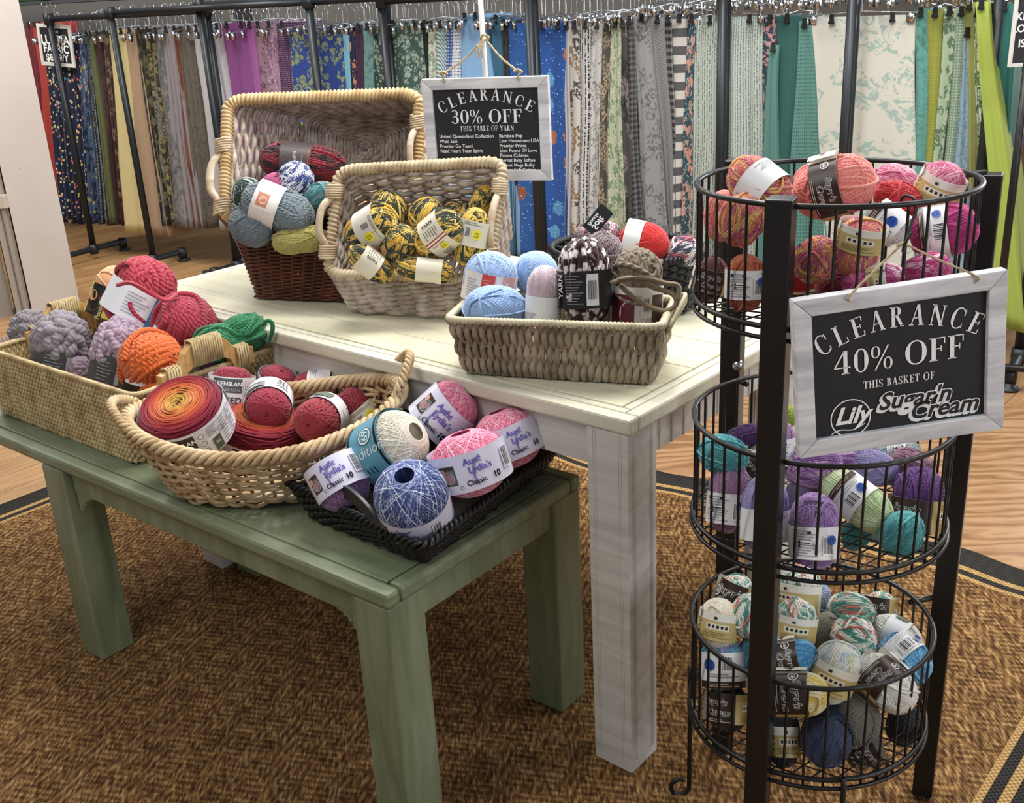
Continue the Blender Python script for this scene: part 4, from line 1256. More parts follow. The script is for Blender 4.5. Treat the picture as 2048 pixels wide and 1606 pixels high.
# dark brown flared basket
bb = [atz(503, 596, .79), atz(705, 604, .79)]
bb += [bb[1]+V3(.13, .19, 0), bb[0]+V3(.13, .19, 0)]
zt = .935
bt = [aty(468, 462, 2.70), aty(760, 470, 2.58), aty(800, 415, 2.86), aty(424, 415, 2.93)]
c = np.mean(bb, 0)
eD = empty('wicker_basket', c, 'dark chocolate brown flared wicker basket on the white table', 'basket')
pD = RectPath(np.array(bb)-c, np.array(bt)-c, .14)
mb = MB(); weave_h(mb, pD, 34, 34, .0030, .0030, .01, .97, n=34*6, sr=.0032); mb.build('woven_wall', brown, eD)
mb = MB(); braid(mb, rim_pts(pD), .0045, 60, strands=2); mb.build('rim', brown, eD)
mb = MB(); floor_panel(mb, pD.b, .005); mb.build('woven_base', brown, eD, False)
lp = pD(np.array([s_of(pD, .42, 0)]), np.array([.97]))[0]
mb = MB(); mb.tubes(spline([lp+V3(-.014, -.002, 0), lp+V3(-.012, -.012, .018), lp+V3(.006, -.014, .024), lp+V3(.018, -.004, .008)], 20)[None], .004, 7, cap=True); mb.build('broken_loop', brown, eD)

# grey rush basket at the table's front
zb, zt = .789, .912
k = [atz(927, 745, zb), atz(1300, 768, zb)]; kb = atz(1330, 706, zb)-k[1]
gb = [k[0], k[1], k[1]+kb*.9, k[0]+kb*.9]
t0, t1 = atz(892, 640, zt), atz(1322, 655, zt); tb = atz(1350, 597, zt)-t1
gt = [t0, t1, t1+tb, t0+tb]
c = np.mean(gb, 0); eG = empty('rush_basket', c, 'grey-brown rectangular rush basket at the front of the white table', 'basket')
pG = RectPath(np.array(gb)-c, np.array(gt)-c, .09)
mb = MB(); weave_v(mb, pG, 150, .0056, .0042, 3.4, n=40, flat=.75)
weave_h(mb, pG, 3, 118, .0022, .001, .2, .95, n=240, sides=5); mb.build('woven_wall', greyw, eG)
mb = MB(); wrap_rim(mb, rim_pts(pG), .0075, 150, depth=.18); mb.build('rim', greyr, eG)
mb = MB(); floor_panel(mb, pG.b); mb.build('woven_base', greyw, eG, False)
mb = MB()
hm = (pG.t[1]+pG.t[2])/2
for s_ in (0, .004, .008):
    P = [pG.t[1]*.72+pG.t[2]*.28+V3(.004, 0, -.02-s_), hm+V3(.022, -.02, .012+s_), hm+V3(.032, .0, .026+s_), hm+V3(.022, .02, .012+s_), pG.t[1]*.28+pG.t[2]*.72+V3(.004, 0, -.02+s_)]
    mb.tubes(spline(P, 26)[None], .0045, 7, cap=True)
mb.build('handle', greyr, eG)

# black round rush basket behind it
cK = (atz(1240, 600, .785)+V3(.01, .0, 0)); cK[2] = .79; cK[0], cK[1] = .29, 2.47
pK0 = cK
eK = empty('rush_basket', pK0, 'black rush basket behind the grey one on the white table', 'basket')
pK = OvalPath((0, 0, 0), (.155, .13), (0, 0, .135), (.185, .15), math.radians(-30))
mb = MB(); weave_h(mb, pK, 15, 46, .0055, .003, .02, .98, n=46*6, lumps=.5); mb.build('woven_wall', black_w, eK)
mb = MB(); braid(mb, rim_pts(pK), .0055, 50, strands=2); mb.build('rim', black_w, eK)
mb = MB(); S = np.linspace(0, 2*PI, 40, endpoint=False); bp = pK(S/2/PI, np.full(40, .02)); mb.add(bp, [list(range(40))]); mb.add(bp+[0, 0, .004], [list(range(40))]); mb.build('woven_base', black_w, eK, False)

# straw tray with wooden handles on the green table
zb, zt = .560, .728
N_ = atz(272, 928, zb); uL = GT.u
dR = _e(GT.v+GT.u*-.05)
LB, WB = .62, .47
sb = [N_, N_+dR*WB*.93, N_+dR*WB*.93+uL*LB, N_+uL*LB]
TN = atz(267, 793, zt)
TR_ = atz(570, 688, zt)
wv = TR_-TN
st = [TN, TN+wv, TN+wv+uL*(LB+.03), TN+uL*(LB+.03)]
c = np.mean(sb, 0); eS = empty('straw_basket', c, 'large rectangular straw basket with wooden handles on the green table', 'basket')
pS = RectPath(np.array(sb)-c, np.array(st)-c, .05)
mb = MB(); weave_v(mb, pS, 300, .0056, .0022, 15, n=52, flat=.7); mb.build('woven_wall', straw_m, eS)
mb = MB(); wrap_rim(mb, rim_pts(pS, 240), .0068, 240, depth=.16, n=1200, sides=8); mb.build('rim', straw_m, eS)
mb = MB(); floor_panel(mb, pS.b); mb.build('woven_base', straw_m, eS, False)
def wood_handle(a, b, out, up):
    """flat sawn grip with raised middle, lashed to the rim"""
    d = _e(b-a); L = np.linalg.norm(b-a); o = _e(out); u = _e(up)
    prof = [(0, -.026), (.22, -.026), (.27, .0), (.40, .020), (.60, .020), (.73, .0), (.78, -.026), (1, -.026), (1, .014), (.80, .018), (.74, .045), (.66, .062), (.34, .062), (.26, .045), (.20, .018), (0, .014)]
    cut = [0, 1, 2, 3, 4, 5, 6, 7]
    lo, hi = prof[:8], prof[8:][::-1]
    mb = MB()
    for i in range(7):
        q = [a+d*L*lo[i][0]+u*lo[i][1], a+d*L*lo[i+1][0]+u*lo[i+1][1], a+d*L*hi[i+1][0]+u*hi[i+1][1], a+d*L*hi[i][0]+u*hi[i][1]]
        mb.hexa([x-o*.010 for x in q], [x+o*.010 for x in q])
    hd = mb.build('handle', pine, eS, False, .0015)
    for t0, t1, lo_, hi_ in ((.06, .20, -.034, .022), (.34, .66, .012, .068), (.80, .94, -.034, .022)):
        mb = MB(); n = int((t1-t0)*L/.0062)
        for j in range(n):
            cc = a+d*L*(t0+(t1-t0)*(j+.5)/n)
            z0, z1 = lo_, hi_
            P = [cc+u*z0-o*.013, cc+u*(z0+z1)/2-o*.0145, cc+u*z1-o*.013, cc+u*(z1+.003), cc+u*z1+o*.013, cc+u*(z0+z1)/2+o*.0145, cc+u*z0+o*.013, cc+u*(z0-.003)]
            mb.tubes(np.array(P)[None], .0031, 6, True)
        mb.build('handle_lashing', straw_m, hd)
tt = pS.t
wood_handle(tt[0]+(tt[1]-tt[0])*.16+V3(0, 0, .012), tt[0]+(tt[1]-tt[0])*.76+V3(0, 0, .012), -GT.u, V3(.0, .0, 1)-0*GT.u)
wood_handle(tt[3]+(tt[2]-tt[3])*.24+V3(0, 0, .004), tt[3]+(tt[2]-tt[3])*.80+V3(0, 0, .004), GT.u, V3(0, 0, 1))

# oval willow basket
L_ = atz(245, 848, .745); R_ = atz(806, 786, .745); F_ = atz(478, 922, .698); K_ = atz(592, 776, .698); Fb = atz(478, 1014, .561)
rise_ = 0; L_[2] = R_[2] = F_[2] = K_[2] = .720
cc = (L_+R_)/2; ax = _e(R_-L_); a_ = np.linalg.norm(R_-L_)/2
nb_ = np.array([-ax[1], ax[0], 0]); bsh = abs(np.dot(F_-K_, nb_))/2; cc = cc+nb_*np.dot((F_+K_)/2-cc, nb_)
cb = cc.copy(); cb = cb+nb_*(np.dot(Fb-cb, nb_)+bsh*.72); cb[2] = .561
eO = empty('willow_basket', cb, 'oval willow basket with braided rim, holding crimson yarn balls', 'basket')
pO = OvalPath((0, 0, 0), (a_*.74, bsh*.72), cc-cb, (a_, bsh), math.atan2(ax[1], ax[0]), .022, rise_)
mb = MB(); weave_h(mb, pO, 5, 34, .0042, .0046, .0, .24, n=34*7); weave_h(mb, pO, 3, 34, .0042, .0046, .80, .98, n=34*7); mb.build('woven_wall', willow, eO)
mb = MB(); weave_h(mb, pO, 9, 34, .0040, .0048, .26, .80, n=34*7, smi=0, sr=.0034); mb.build('woven_band', willow, eO)
mb = MB()
SS, TT = np.meshgrid((np.arange(34)+.5)/34, np.linspace(0, 1, 8), indexing='ij')
mb.tubes(pO(SS, TT)-outward(pO, SS, TT)*.004, .004, 5); mb.build('inner_stakes', willow_d, eO)
mb = MB(); braid(mb, rim_pts(pO), .0062, 22, strands=4, amp=.0105); mb.build('rim', willow, eO)
bp = pO((np.arange(40))/40, np.full(40, .02)); mb = MB(); mb.add(bp, [list(range(40))]); mb.add(bp+[0, 0, .005], [list(range(40))]); mb.build('woven_base', willow, eO, False)
for s_, hgt in ((0.0, .062), (.5, .03)):
    q = pO(np.array([s_-.055, s_-.02, s_+.02, s_+.055]), np.ones(4)); o = _e(pO(np.array([s_]), np.ones(1))[0]-(cc-cb))
    P = [q[0], q[0]+o*.012+V3(0, 0, hgt*.5), q[1]+o*.022+V3(0, 0, hgt), q[2]+o*.022+V3(0, 0, hgt), q[3]+o*.012+V3(0, 0, hgt*.5), q[3]]
    mb = MB(); braid(mb, spline(P, 60), .0048, 7, False, strands=3, amp=.006); mb.build('handle', willow, eO)

# black tray
zb, zt = .560, .620
kb_ = [atz(622, 1035, zb), atz(848, 1122, zb), atz(1088, 935, zb)]; kb_ = [kb_[1], kb_[2], kb_[2]+kb_[0]-kb_[1], kb_[0]]
kt = [atz(570, 962, zt), atz(845, 1098, zt), atz(1132, 878, zt)]; kt = [kt[1], kt[2], kt[2]+kt[0]-kt[1], kt[0]]
c = np.mean(kb_, 0); eT = empty('rush_tray', c, 'shallow black woven tray holding crochet thread at the front of the green table', 'tray')
pT = RectPath(np.array(kb_)-c, np.array(kt)-c, .04)
mb = MB(); weave_h(mb, pT, 9, 70, .0042, .0034, .02, .96, n=62*7, lumps=.45, sr=.003); mb.build('woven_wall', black_w, eT)
mb = MB(); braid(mb, rim_pts(pT, 200), .0050, 62, strands=2, amp=.0055); mb.build('rim', black_w, eT)
mb = MB(); floor_panel(mb, pT.b, .004); mb.build('woven_base', black_w, eT, False)
for (i, j) in ((3, 0), (1, 2)):
    a, b = pT.t[i], pT.t[j]; d = _e(b-a); m = (a+b)/2; u_ = V3(0, 0, 1)
    mb = MB(); pts = [a*.74+b*.26+u_*-.006, a*.64+b*.36+u_*.026, m+u_*.042, a*.36+b*.64+u_*.026, a*.26+b*.74+u_*-.006]
    P = spline(pts, 30); o = _e(np.cross(d, u_))
    sec = [(-.013, -.004), (.013, -.004), (.013, .004), (-.013, .004)]
    V = np.stack([P+o*y+u_*x for x, y in sec], 0); mb.grid(V, cu=True)
    mb.build('handle', plain('26262a', .4), eT, False, .001)

# ================================================================ yarn
def Ym(c, **k):
    return yarn_mat(c if isinstance(c, (list, tuple)) else [c], **k)
gy = ['26352c', 'e0b545', '1f2e28', '2c3a30', 'd9ab3c', 'e8c866']
GYm = Ym(gy, freq=.17, twist=.5)
crim = Ym('8e1f36', twist=.7); crim2 = Ym('a32a44', twist=.7)
cakem = None
def cake_mat():
    n = N('cake_yarn'); uv = n.n('ShaderNodeUVMap'); uv.uv_map = 'UVMap'; sp = n.n('ShaderNodeSeparateXYZ'); n.l(uv.outputs[0], sp.inputs[0])
    c = n.ramp(sp.outputs[0], [(.0, hexc('a88a3a')), (.2, hexc('c9a050')), (.32, hexc('cf8448')), (.55, hexc('c4603a')), (.70, hexc('a23536')), (.86, hexc('842438')), (.99, hexc('7c1e32'))])
    n.b.inputs['Sheen Weight'].default_value = .2
    return n.base(c, .85, 0, .2)
cakem = cake_mat()

# --- green table, straw basket (chunky yarns)
gS = None
yarn(24, 705, 2.78, 34, 26, 10, 0, 'braid_ball_1', Ym('8a7468'), 'small taupe bulky yarn at the far left corner of the straw basket')
yarn(66, 662, 2.72, 48, 44, 85, 10, 'braid_ball_0', Ym('7f777c'), 'dark grey bulky yarn ball, rearmost left in the straw basket')
yarn(126, 682, 2.56, 60, 62, 80, 15, 'braid_ball_2', Ym('8b838a'), 'grey bulky yarn ball in a smoky sleeve at the left of the straw basket', 'smoke', 0, .5, -.62, lr=.9)
yarn(160, 742, 2.50, 32, 24, 0, 10, 'braid_ball_1', Ym('9a8494'), 'small mauve bulky end of yarn below the smoky sleeve, straw basket')
yarn(238, 700, 2.45, 54, 68, 78, 12, 'braid_ball_0', Ym('a993a6'), 'lilac bulky yarn ball with smoky sleeve, left of the orange one', 'smoke', -10, .5, -.60, lr=.9)
yarn(226, 586, 2.78, 42, 56, 72, 5, 'fine_skein_0', Ym('e8ad83', twist=.3), 'peach yarn skein with black and yellow label at the back of the straw basket', 'pound', -10, .55, -.35)
yarn(283, 588, 2.62, 66, 78, 65, 8, 'chunky_skein_1', Ym('b5374a', twist=1.2), 'tall raspberry red chunky skein with white and blue label, topmost in the straw basket', 'blue', 12, .42, -.22)
yarn(372, 648, 2.52, 62, 60, 60, 20, 'chunky_ball_2', Ym('a82f45', twist=1.2), 'raspberry red chunky yarn ball between the tall red skein and the green yarn', 'plain', -30, .36, -.75, lr=.86)
yarn(484, 668, 2.45, 40, 54, 20, 25, 'chunky_ball_3', Ym('1f7a4e', twist=1.2), 'emerald green chunky yarn ball with a loose loop, right rear of the straw basket', 'orange', 60, .3, -.9, lr=.8)
yarn(436, 684, 2.42, 38, 48, 10, 20, 'chunky_ball_4', Ym('2a8056', twist=1.2), 'green chunky yarn half hidden behind the wooden handle')
yarn(424, 722, 2.42, 26, 28, 15, 10, 'fine_ball_0', Ym('3a2540', twist=.4), 'dark plum yarn seen through the wooden handle opening')
yarn(302, 724, 2.34, 66, 62, 82, 18, 'chunky_ball_5', Ym('d2601c', twist=1.3), 'bright orange chunky yarn ball at the front of the straw basket', 'orange', 0, .5, -.78, lr=.84)
for k, (x, y, Y, c_) in enumerate(((540, 655, 2.5, '1f7a4e'), (322, 560, 2.6, 'b5374a'))):
    p = aty(x, y, Y)
    mb = MB()
    if k == 0: pts = [(525, 650), (534, 642), (544, 646), (545, 660), (540, 676), (536, 684)]
    else: pts = [(235, 570), (262, 566), (300, 586), (332, 600), (352, 590)]
    Yq = [2.40, 2.39, 2.39, 2.39, 2.40, 2.41] if k == 0 else [2.50, 2.465, 2.455, 2.46, 2.50]
    P = spline([aty(a, b, q) for (a, b), q in zip(pts, Yq)], 30)
    mb.tubes(P[None], .0055, 7, cap=True)
    o = mb.build('yarn_strand', Ym(c_, twist=1.2)); tag(o, ('loose green yarn loop over the right rear corner of the straw basket', 'thick raspberry strand wrapped across the tall red skein')[k], 'yarn strand')

# --- oval basket (crimson collection)
g = 'crimson balls in the oval basket'
def q(*a, **k): return yarn(*a, **k)
q(373, 838, 2.03, 86, 50, 118, 40, 'cake_0', cakem, 'big yarn cake with a yellow and orange spiral face, front left in the oval basket', 'queens_cake', 4, .74, -.06, lr=1.012)
q(522, 868, 2.16, 92, 42, 84, 28, 'cake_0', cakem, 'flat crimson and orange yarn cake lying under the balls in the oval basket', 'queens_cake', 20, .5, -.3, lr=1.012)
q(462, 782, 2.24, 45, 50, 86, 8, 'swirl_0', crim, 'crimson yarn ball with upright label, behind the big yarn cake', 'queens', 0, .66, 0)
q(552, 774, 2.34, 42, 42, 70, 30, 'swirl_1', crim, 'crimson yarn ball seen above the end-facing one, oval basket centre', 'queens', 10, .5, .1)
q(537, 812, 2.15, 46, 44, 262, 62, 'swirl_0', crim2, 'crimson yarn ball showing its wound end, left of centre in the oval basket', 'queens', 175, .50, -.35)
q(628, 748, 2.44, 44, 42, 80, 15, 'swirl_1', crim, 'crimson yarn ball with a white label on top, rearmost in the oval basket', 'queens', -10, .6, .35)
q(634, 782, 2.32, 42, 48, 4, 10, 'swirl_0', crim2, 'crimson yarn ball lying sideways with a blank white band facing out', 'plain', -60, .48, .22)
q(722, 776, 2.34, 38, 42, 118, 22, 'swirl_1', crim, 'crimson yarn ball below the right handle of the oval basket', 'queens', 40, .55, .45)
q(636, 840, 2.12, 46, 46, 212, 60, 'swirl_1', Ym('a3303f', twist=.7), 'crimson yarn ball with swirled hollow end, front right in the oval basket', 'plain', 200, .42, -.55)
q(713, 820, 2.20, 38, 48, 130, 5, 'swirl_0', crim, 'crimson yarn ball with yellow price sticker, right end of the oval basket', 'greeny_bar', 8, .5, -.42)

# --- black tray (crochet thread)
pinkm = yarn_mat(['dd7596', 'eba3b8', 'd4628a', 'f0bccb'], freq=.17, twist=0)
yarn(893, 824, 2.00, 58, 62, 42, 12, 'crochet_0', pinkm, 'pink crochet thread ball with a photo on its label, rearmost in the black tray', 'lydia', -5, .62, -.16, cat='thread', lr=1.0)
yarn(1016, 876, 1.93, 70, 60, 112, 10, 'crochet_0', pinkm, 'pink crochet thread ball with the number 10 showing, rightmost in the black tray', 'lydia', 8, .56, .0, cat='thread', lr=1.0)
yarn(940, 926, 1.80, 78, 66, 108, 12, 'crochet_0', pinkm, 'pink crochet thread ball at the front with a baby photo on the label, black tray', 'lydia', 0, .58, .0, cat='thread', lr=1.0)
yarn(786, 892, 1.86, 70, 70, 32, 38, 'crochet_0', yarn_mat(['d8d2c2', 'e9e4d8', 'cfc8b6'], freq=.17, twist=0), 'cream crochet thread ball with a teal label, centre of the black tray', 'teal', -6, .62, -.22, cat='thread', lr=1.0)
yarn(682, 966, 1.82, 58, 56, 118, -12, 'crochet_0', yarn_mat(['8a6798', 'a688b0', '74528a'], freq=.17, twist=0), 'purple crochet thread ball with a white label, behind the black tray handle', 'lydia', -12, .62, .22, cat='thread', lr=1.0)
yarn(822, 992, 1.70, 74, 68, 108, 50, 'crochet_0', yarn_mat(['2f3d78', '8f9dc8', '5a6aa6', 'd8ddec', '3c4c8a'], freq=.17, twist=0), 'blue variegated crochet thread ball with an open centre, nearest in the black tray', 'lydia', -34, .46, -.56, cat='thread', lr=.95)

# --- brown basket / large pale basket
yarn(606, 326, 2.84, 42, 88, -3, 5, 'worsted_skein_0', Ym(['861a2c', '2c1418', '941e30', '1e1215'], freq=.22), 'red and black yarn skein lying across the top of the big leaning basket', 'team', 0, .34, -.15)
yarn(590, 360, 2.72, 36, 38, 60, 30, 'worsted_ball_1', Ym(['dfe2ea', '243a86', 'e8eaf0', '1c2f74'], freq=.3), 'navy and white yarn ball under the red and black skein')
yarn(555, 378, 2.72, 33, 36, 20, 20, 'fine_ball_1', Ym('b85082'), 'raspberry pink yarn ball behind the grey skeins')
yarn(494, 388, 2.74, 30, 34, 70, 10, 'worsted_ball_2', Ym(['1f3b30', 'c9cfcb', '1b342a', '24443a'], freq=.25), 'dark green and white yarn ball at the left wall of the leaning basket')
yarn(640, 395, 2.66, 28, 34, 40, 20, 'worsted_ball_3', Ym(['3d8c8c', '8a9aa6', '2f7a7c'], freq=.3), 'teal and grey yarn ball half hidden by the smaller basket')
yarn(556, 417, 2.60, 46, 76, -20, 8, 'worsted_skein_1', Ym('75828a'), 'long slate grey skein with a picture label, over the rim of the brown basket', 'greycard', 0, .34, -.28)
yarn(502, 452, 2.60, 40, 46, -30, 25, 'worsted_ball_4', Ym('6c7880'), 'slate grey yarn ball at the front left of the brown basket')
yarn(600, 480, 2.58, 30, 56, 8, 5, 'worsted_skein_2', Ym('b3ab62'), 'pale olive yellow skein low in the brown basket')

# --- pale tipped basket (green and yellow)
L_ = [
 (778, 424, 2.56, 38, 44, 100, 20, 'worsted_ball_0', None, 0, 'top left, above the labelled skein'),
 (852, 430, 2.54, 34, 38, 60, 20, 'worsted_ball_1', None, 0, 'top centre of the basket'),
 (912, 432, 2.56, 30, 34, 10, 20, 'worsted_ball_2', None, 0, 'behind the two right-hand labels'),
 (966, 408, 2.54, 28, 36, 70, 10, 'worsted_ball_3', None, 0, 'highest at the right behind the handle'),
 (744, 456, 2.44, 44, 60, 33, 30, 'worsted_skein_0', 'greeny_bar', 0, 'left wall, cream label with a barcode'),
 (798, 488, 2.42, 38, 42, 80, 35, 'worsted_ball_4', None, 0, 'centre between the two big labelled skeins'),
 (876, 470, 2.42, 44, 60, 40, 25, 'worsted_skein_1', 'greeny', 0, 'centre right, label with a red stripe'),
 (942, 474, 2.43, 36, 60, 78, 5, 'worsted_skein_2', 'greeny_bar', 0, 'rightmost, standing upright with a yellow sticker'),
 (742, 528, 2.39, 30, 52, 145, 10, 'worsted_skein_0', 'greeny', 60, 'lowest left, label reading yarn'),
 (850, 540, 2.38, 26, 62, -6, 5, 'worsted_skein_1', 'greeny', 120, 'lowest, lying along the front rim'),
]
for x, y, Y, rw, rl, an, ti, pk, lb, ro, wh in L_:
    yarn(x, y, Y, rw, rl, an, ti, pk, GYm, 'dark green and yellow yarn in the tipped basket, '+wh, lb, ro, .42, .15 if lb else 0)

# --- grey rush basket
bl = Ym('9fbde6', twist=.3, sheen=.6); bl2 = Ym('8fb2e2', twist=.3, sheen=.6)
yarn(1072, 548, 2.18, 44, 46, 80, 15, 'fine_ball_0', bl, 'sky blue fluffy yarn ball behind the pale pink skein')
yarn(981, 560, 2.14, 54, 58, 80, 8, 'fine_ball_1', bl, 'light blue yarn ball with a red and white label, grey basket', 'redwhite', 0, .5, -.22, lr=1.0)
yarn(990, 618, 2.05, 64, 48, 90, 8, 'fine_ball_2', bl2, 'light blue yarn ball without a visible label, front left of the grey basket')
yarn(1088, 590, 2.03, 38, 60, 86, 8, 'fine_skein_0', Ym('d8c3cf', twist=.4), 'pale pink skein with a white printed label, grey basket', 'plain', -40, .45, -.45)
yarn(1206, 505, 2.22, 44, 40, 60, 10, 'chunky_ball_0', Ym('4a2431', sheen=.8), 'fuzzy maroon yarn ball behind the maroon and white skein')
yarn(1168, 560, 2.03, 57, 88, 92, 4, 'chunky_skein_0', Ym(['34141f', '3b1824', 'e5dede', '2c101a', 'e9e4e4', '34141f'], freq=.8, twist=.8, kz=.4), 'tall maroon and white chunky skein with black label, grey basket', 'black', -4, .42, -.18)
yarn(1275, 568, 2.05, 54, 76, 88, 8, 'chunky_skein_1', Ym('7d6f5d', twist=1.3, kz=.4), 'taupe chunky skein with loose loops at the right end of the grey basket', 'taupe', 0, .5, -.5)
mb = MB()
for pts in ([(1222, 566), (1262, 556), (1310, 576), (1345, 588), (1352, 608), (1330, 622), (1292, 610), (1262, 590), (1240, 570)], [(1236, 560), (1290, 556), (1330, 566), (1356, 572), (1356, 600)]):
    P = spline([aty(a, b, 1.965+.012*math.sin(i)) for i, (a, b) in enumerate(pts)], 50); mb.tubes(P[None], .0052, 7, cap=True)
tag(mb.build('yarn_strand', Ym('75664f', twist=1.3)), 'loose taupe yarn loops hanging over the right rim of the grey basket', 'yarn strand')

# --- black round basket
yarn(1196, 474, 2.40, 34, 48, 5, 10, 'worsted_ball_0', Ym(['c98a98', '8b7c80', 'e0c8cc', '4a4044'], freq=.17), 'pink and grey variegated yarn carrying a black hang tag')
yarn(1288, 484, 2.36, 40, 50, -12, 8, 'fine_ball_3', Ym('cf2c2c', twist=.3), 'bright red yarn ball with an oval white label, black basket', 'plain', -60, .34, -.4)
yarn(1362, 506, 2.36, 34, 42, 10, 30, 'worsted_ball_1', Ym(['e4e0e2', '3c4058', 'b8606c', 'e8e4e4', '565068'], freq=.17), 'red, white and navy variegated yarn ball in the black basket')
c_ = aty(1196, 440, 2.37); fr = view_frame(c_, 50, 0)
e = empty('hang_tag', c_, 'black swing tag with white lettering standing above the pink and grey yarn', 'tag', rot=fr@np.array([[0, 1, 0], [0, 0, 1], [1, 0, 0.]]).T if False else np.stack([fr[:, 2], -fr[:, 1]*-1, fr[:, 0]], 1)@np.diag([1, 1, 1]))
mb = MB(); mb.box((0, 0, 0), (.066, .036, .0012)); mb.build('card', plain('17171a', .5), e, False)
mb = MB(); flat_text(mb, 'Soft', .020, -.006, .004, .001, offset=.02, shear=.2); flat_text(mb, 'Boucle', .012, -.006, -.009, .001, offset=.02, shear=.2); mb.build('print', letter, e, False)

# --- wire stand, top basket
T = 1.0
coral = Ym(['e8837a', 'ee9a8c', 'e27a80'], freq=.2, twist=.5); multi = Ym(['cf6e58', 'd9a860', 'b8587a', 'd07a5e', 'c05a64', 'dcb676', 'a85078'], freq=.17, twist=.5)
mag = Ym(['b8307a', 'c84a8c', 'a82a70'], freq=.2, twist=.5); pinkv = Ym(['d0688e', 'e090a8', 'c45a84', 'eab0bc'], freq=.3, twist=.5)
magw = Ym(['c03a84', 'f0d8e4', 'b42e78', 'd86a9c'], freq=.17, twist=.5); red = Ym('c22c34', twist=.5); rust = Ym(['b4543c', 'cc7a4c', '9c4434'], freq=.3, twist=.5)
def st(rows, where):
    for (x, y, Y, rw, rl, an, ti, pk, m, d, *lb) in rows:
        kw = {}
        d_ = ray(x, y); k_ = np.array([d_[0]/d_[1], 1.0]); rad = SR-.008-min(rw, rl if abs(math.cos(math.radians(an))) > .6 else rw)*pxm(aty(x, y, Y))*1.02
        A_, B_, C_ = k_@k_, k_@SC, SC@SC-max(rad, .05)**2
        dsc = B_*B_-A_*C_
        if dsc > 0: Y = min(max(Y, (B_-math.sqrt(dsc))/A_), (B_+math.sqrt(dsc))/A_)
        else: Y = B_/A_
        if lb: kw = dict(lab=lb[0], roll=lb[1], lw=lb[2], lpos=lb[3] if len(lb) > 3 else 0)
        yarn(x, y, Y, rw, rl, an, ti, pk, m, d+', '+where, **kw)
w0, w1, w2, w3, w4, w5 = 'worsted_skein_0', 'worsted_skein_1', 'worsted_skein_2', 'worsted_ball_0', 'worsted_ball_1', 'worsted_ball_2'
st([
 (1445, 432, 1.60, 36, 52, 80, 10, w4, coral, 'coral yarn pressed against the left wires'),
 (1421, 560, 1.56, 32, 48, 75, 10, w0, Ym('6e3a38'), 'dull red skein with a brown label at the lower left', 'lily', 6, .5),
 (1490, 566, 1.47, 42, 58, 88, 8, w1, rust, 'rust orange skein with a white label at the lower left', 'white', -6, .5),
 (1518, 372, 1.55, 54, 70, -40, 22, w2, multi, 'coral and yellow variegated skein with a blank white label, top left', 'plain', -50, .42, .12),
 (1482, 440, 1.48, 46, 54, 75, 12, w3, multi, 'sunset coloured yarn below the top left skein', ),
 (1632, 520, 1.46, 44, 52, 60, 38, w4, multi, 'orange and pink variegated ball with its end facing out, lower centre'),
 (1668, 374, 1.56, 64, 82, 12, 14, w0, coral, 'big coral pink skein with a brown logo label, topmost', 'lily', 10, .34, -.05),
 (1600, 545, 1.58, 40, 44, 10, 10, w3, red, 'deep red yarn behind the front post'),
 (1790, 368, 1.66, 40, 48, -20, 10, w5, pinkv, 'dusty pink yarn at the back'),
 (1876, 378, 1.56, 48, 56, 62, 18, w1, pinkv, 'rose pink skein with a gold label, top right', 'gold', 0, .5, .1),
 (1795, 400, 1.56, 36, 50, -28, 10, w4, red, 'bright red yarn in the middle right'),
 (1776, 446, 1.50, 38, 46, -40, 10, w2, Ym('e9e4e0'), 'off-white skein with a blue discount sticker on white', 'barcode', 25, .7),
 (1716, 495, 1.44, 50, 62, 75, 18, w0, multi, 'variegated orange skein with a gold label, centre', 'gold', 0, .4, .42),
 (1888, 462, 1.50, 56, 66, 6, 4, w2, mag, 'magenta skein with white label and blue 40% sticker, right', 'barcode', -6, .40, -.25),
 (1852, 540, 1.46, 34, 50, 12, 10, w5, magw, 'magenta and white variegated yarn, lower right'),
 (1745, 560, 1.42, 34, 62, 8, 10, w1, magw, 'magenta skein with gold band just above the sign', 'gold', 30, .3, .2),
 (1680, 575, 1.50, 34, 50, -10, 10, w3, Ym('8e2638'), 'dark crimson yarn at the very bottom'),
 (1810, 590, 1.54, 34, 50, -10, 10, w4, mag, 'plain magenta yarn at the bottom behind the sign'),
], 'top wire basket')
lil = Ym(['a583b0', 'b795c2', '9a78a8'], freq=.2, twist=.5); lav = Ym(['8f86b4', 'a39aca', '8078aa'], freq=.2, twist=.5)
teal = Ym(['4fa3a8', '6cc0c0', '3f9098'], freq=.2, twist=.5); dkp = Ym(['5a2c78', '6a3a88', '4c2468'], freq=.2, twist=.5); pgr = Ym(['c3d6a4', 'd3e2b8', 'b3ca94'], freq=.2, twist=.5)
ppm = Ym(['8a5a9a', 'a888b8', 'c8a8c8', '76488a'], freq=.17, twist=.5)
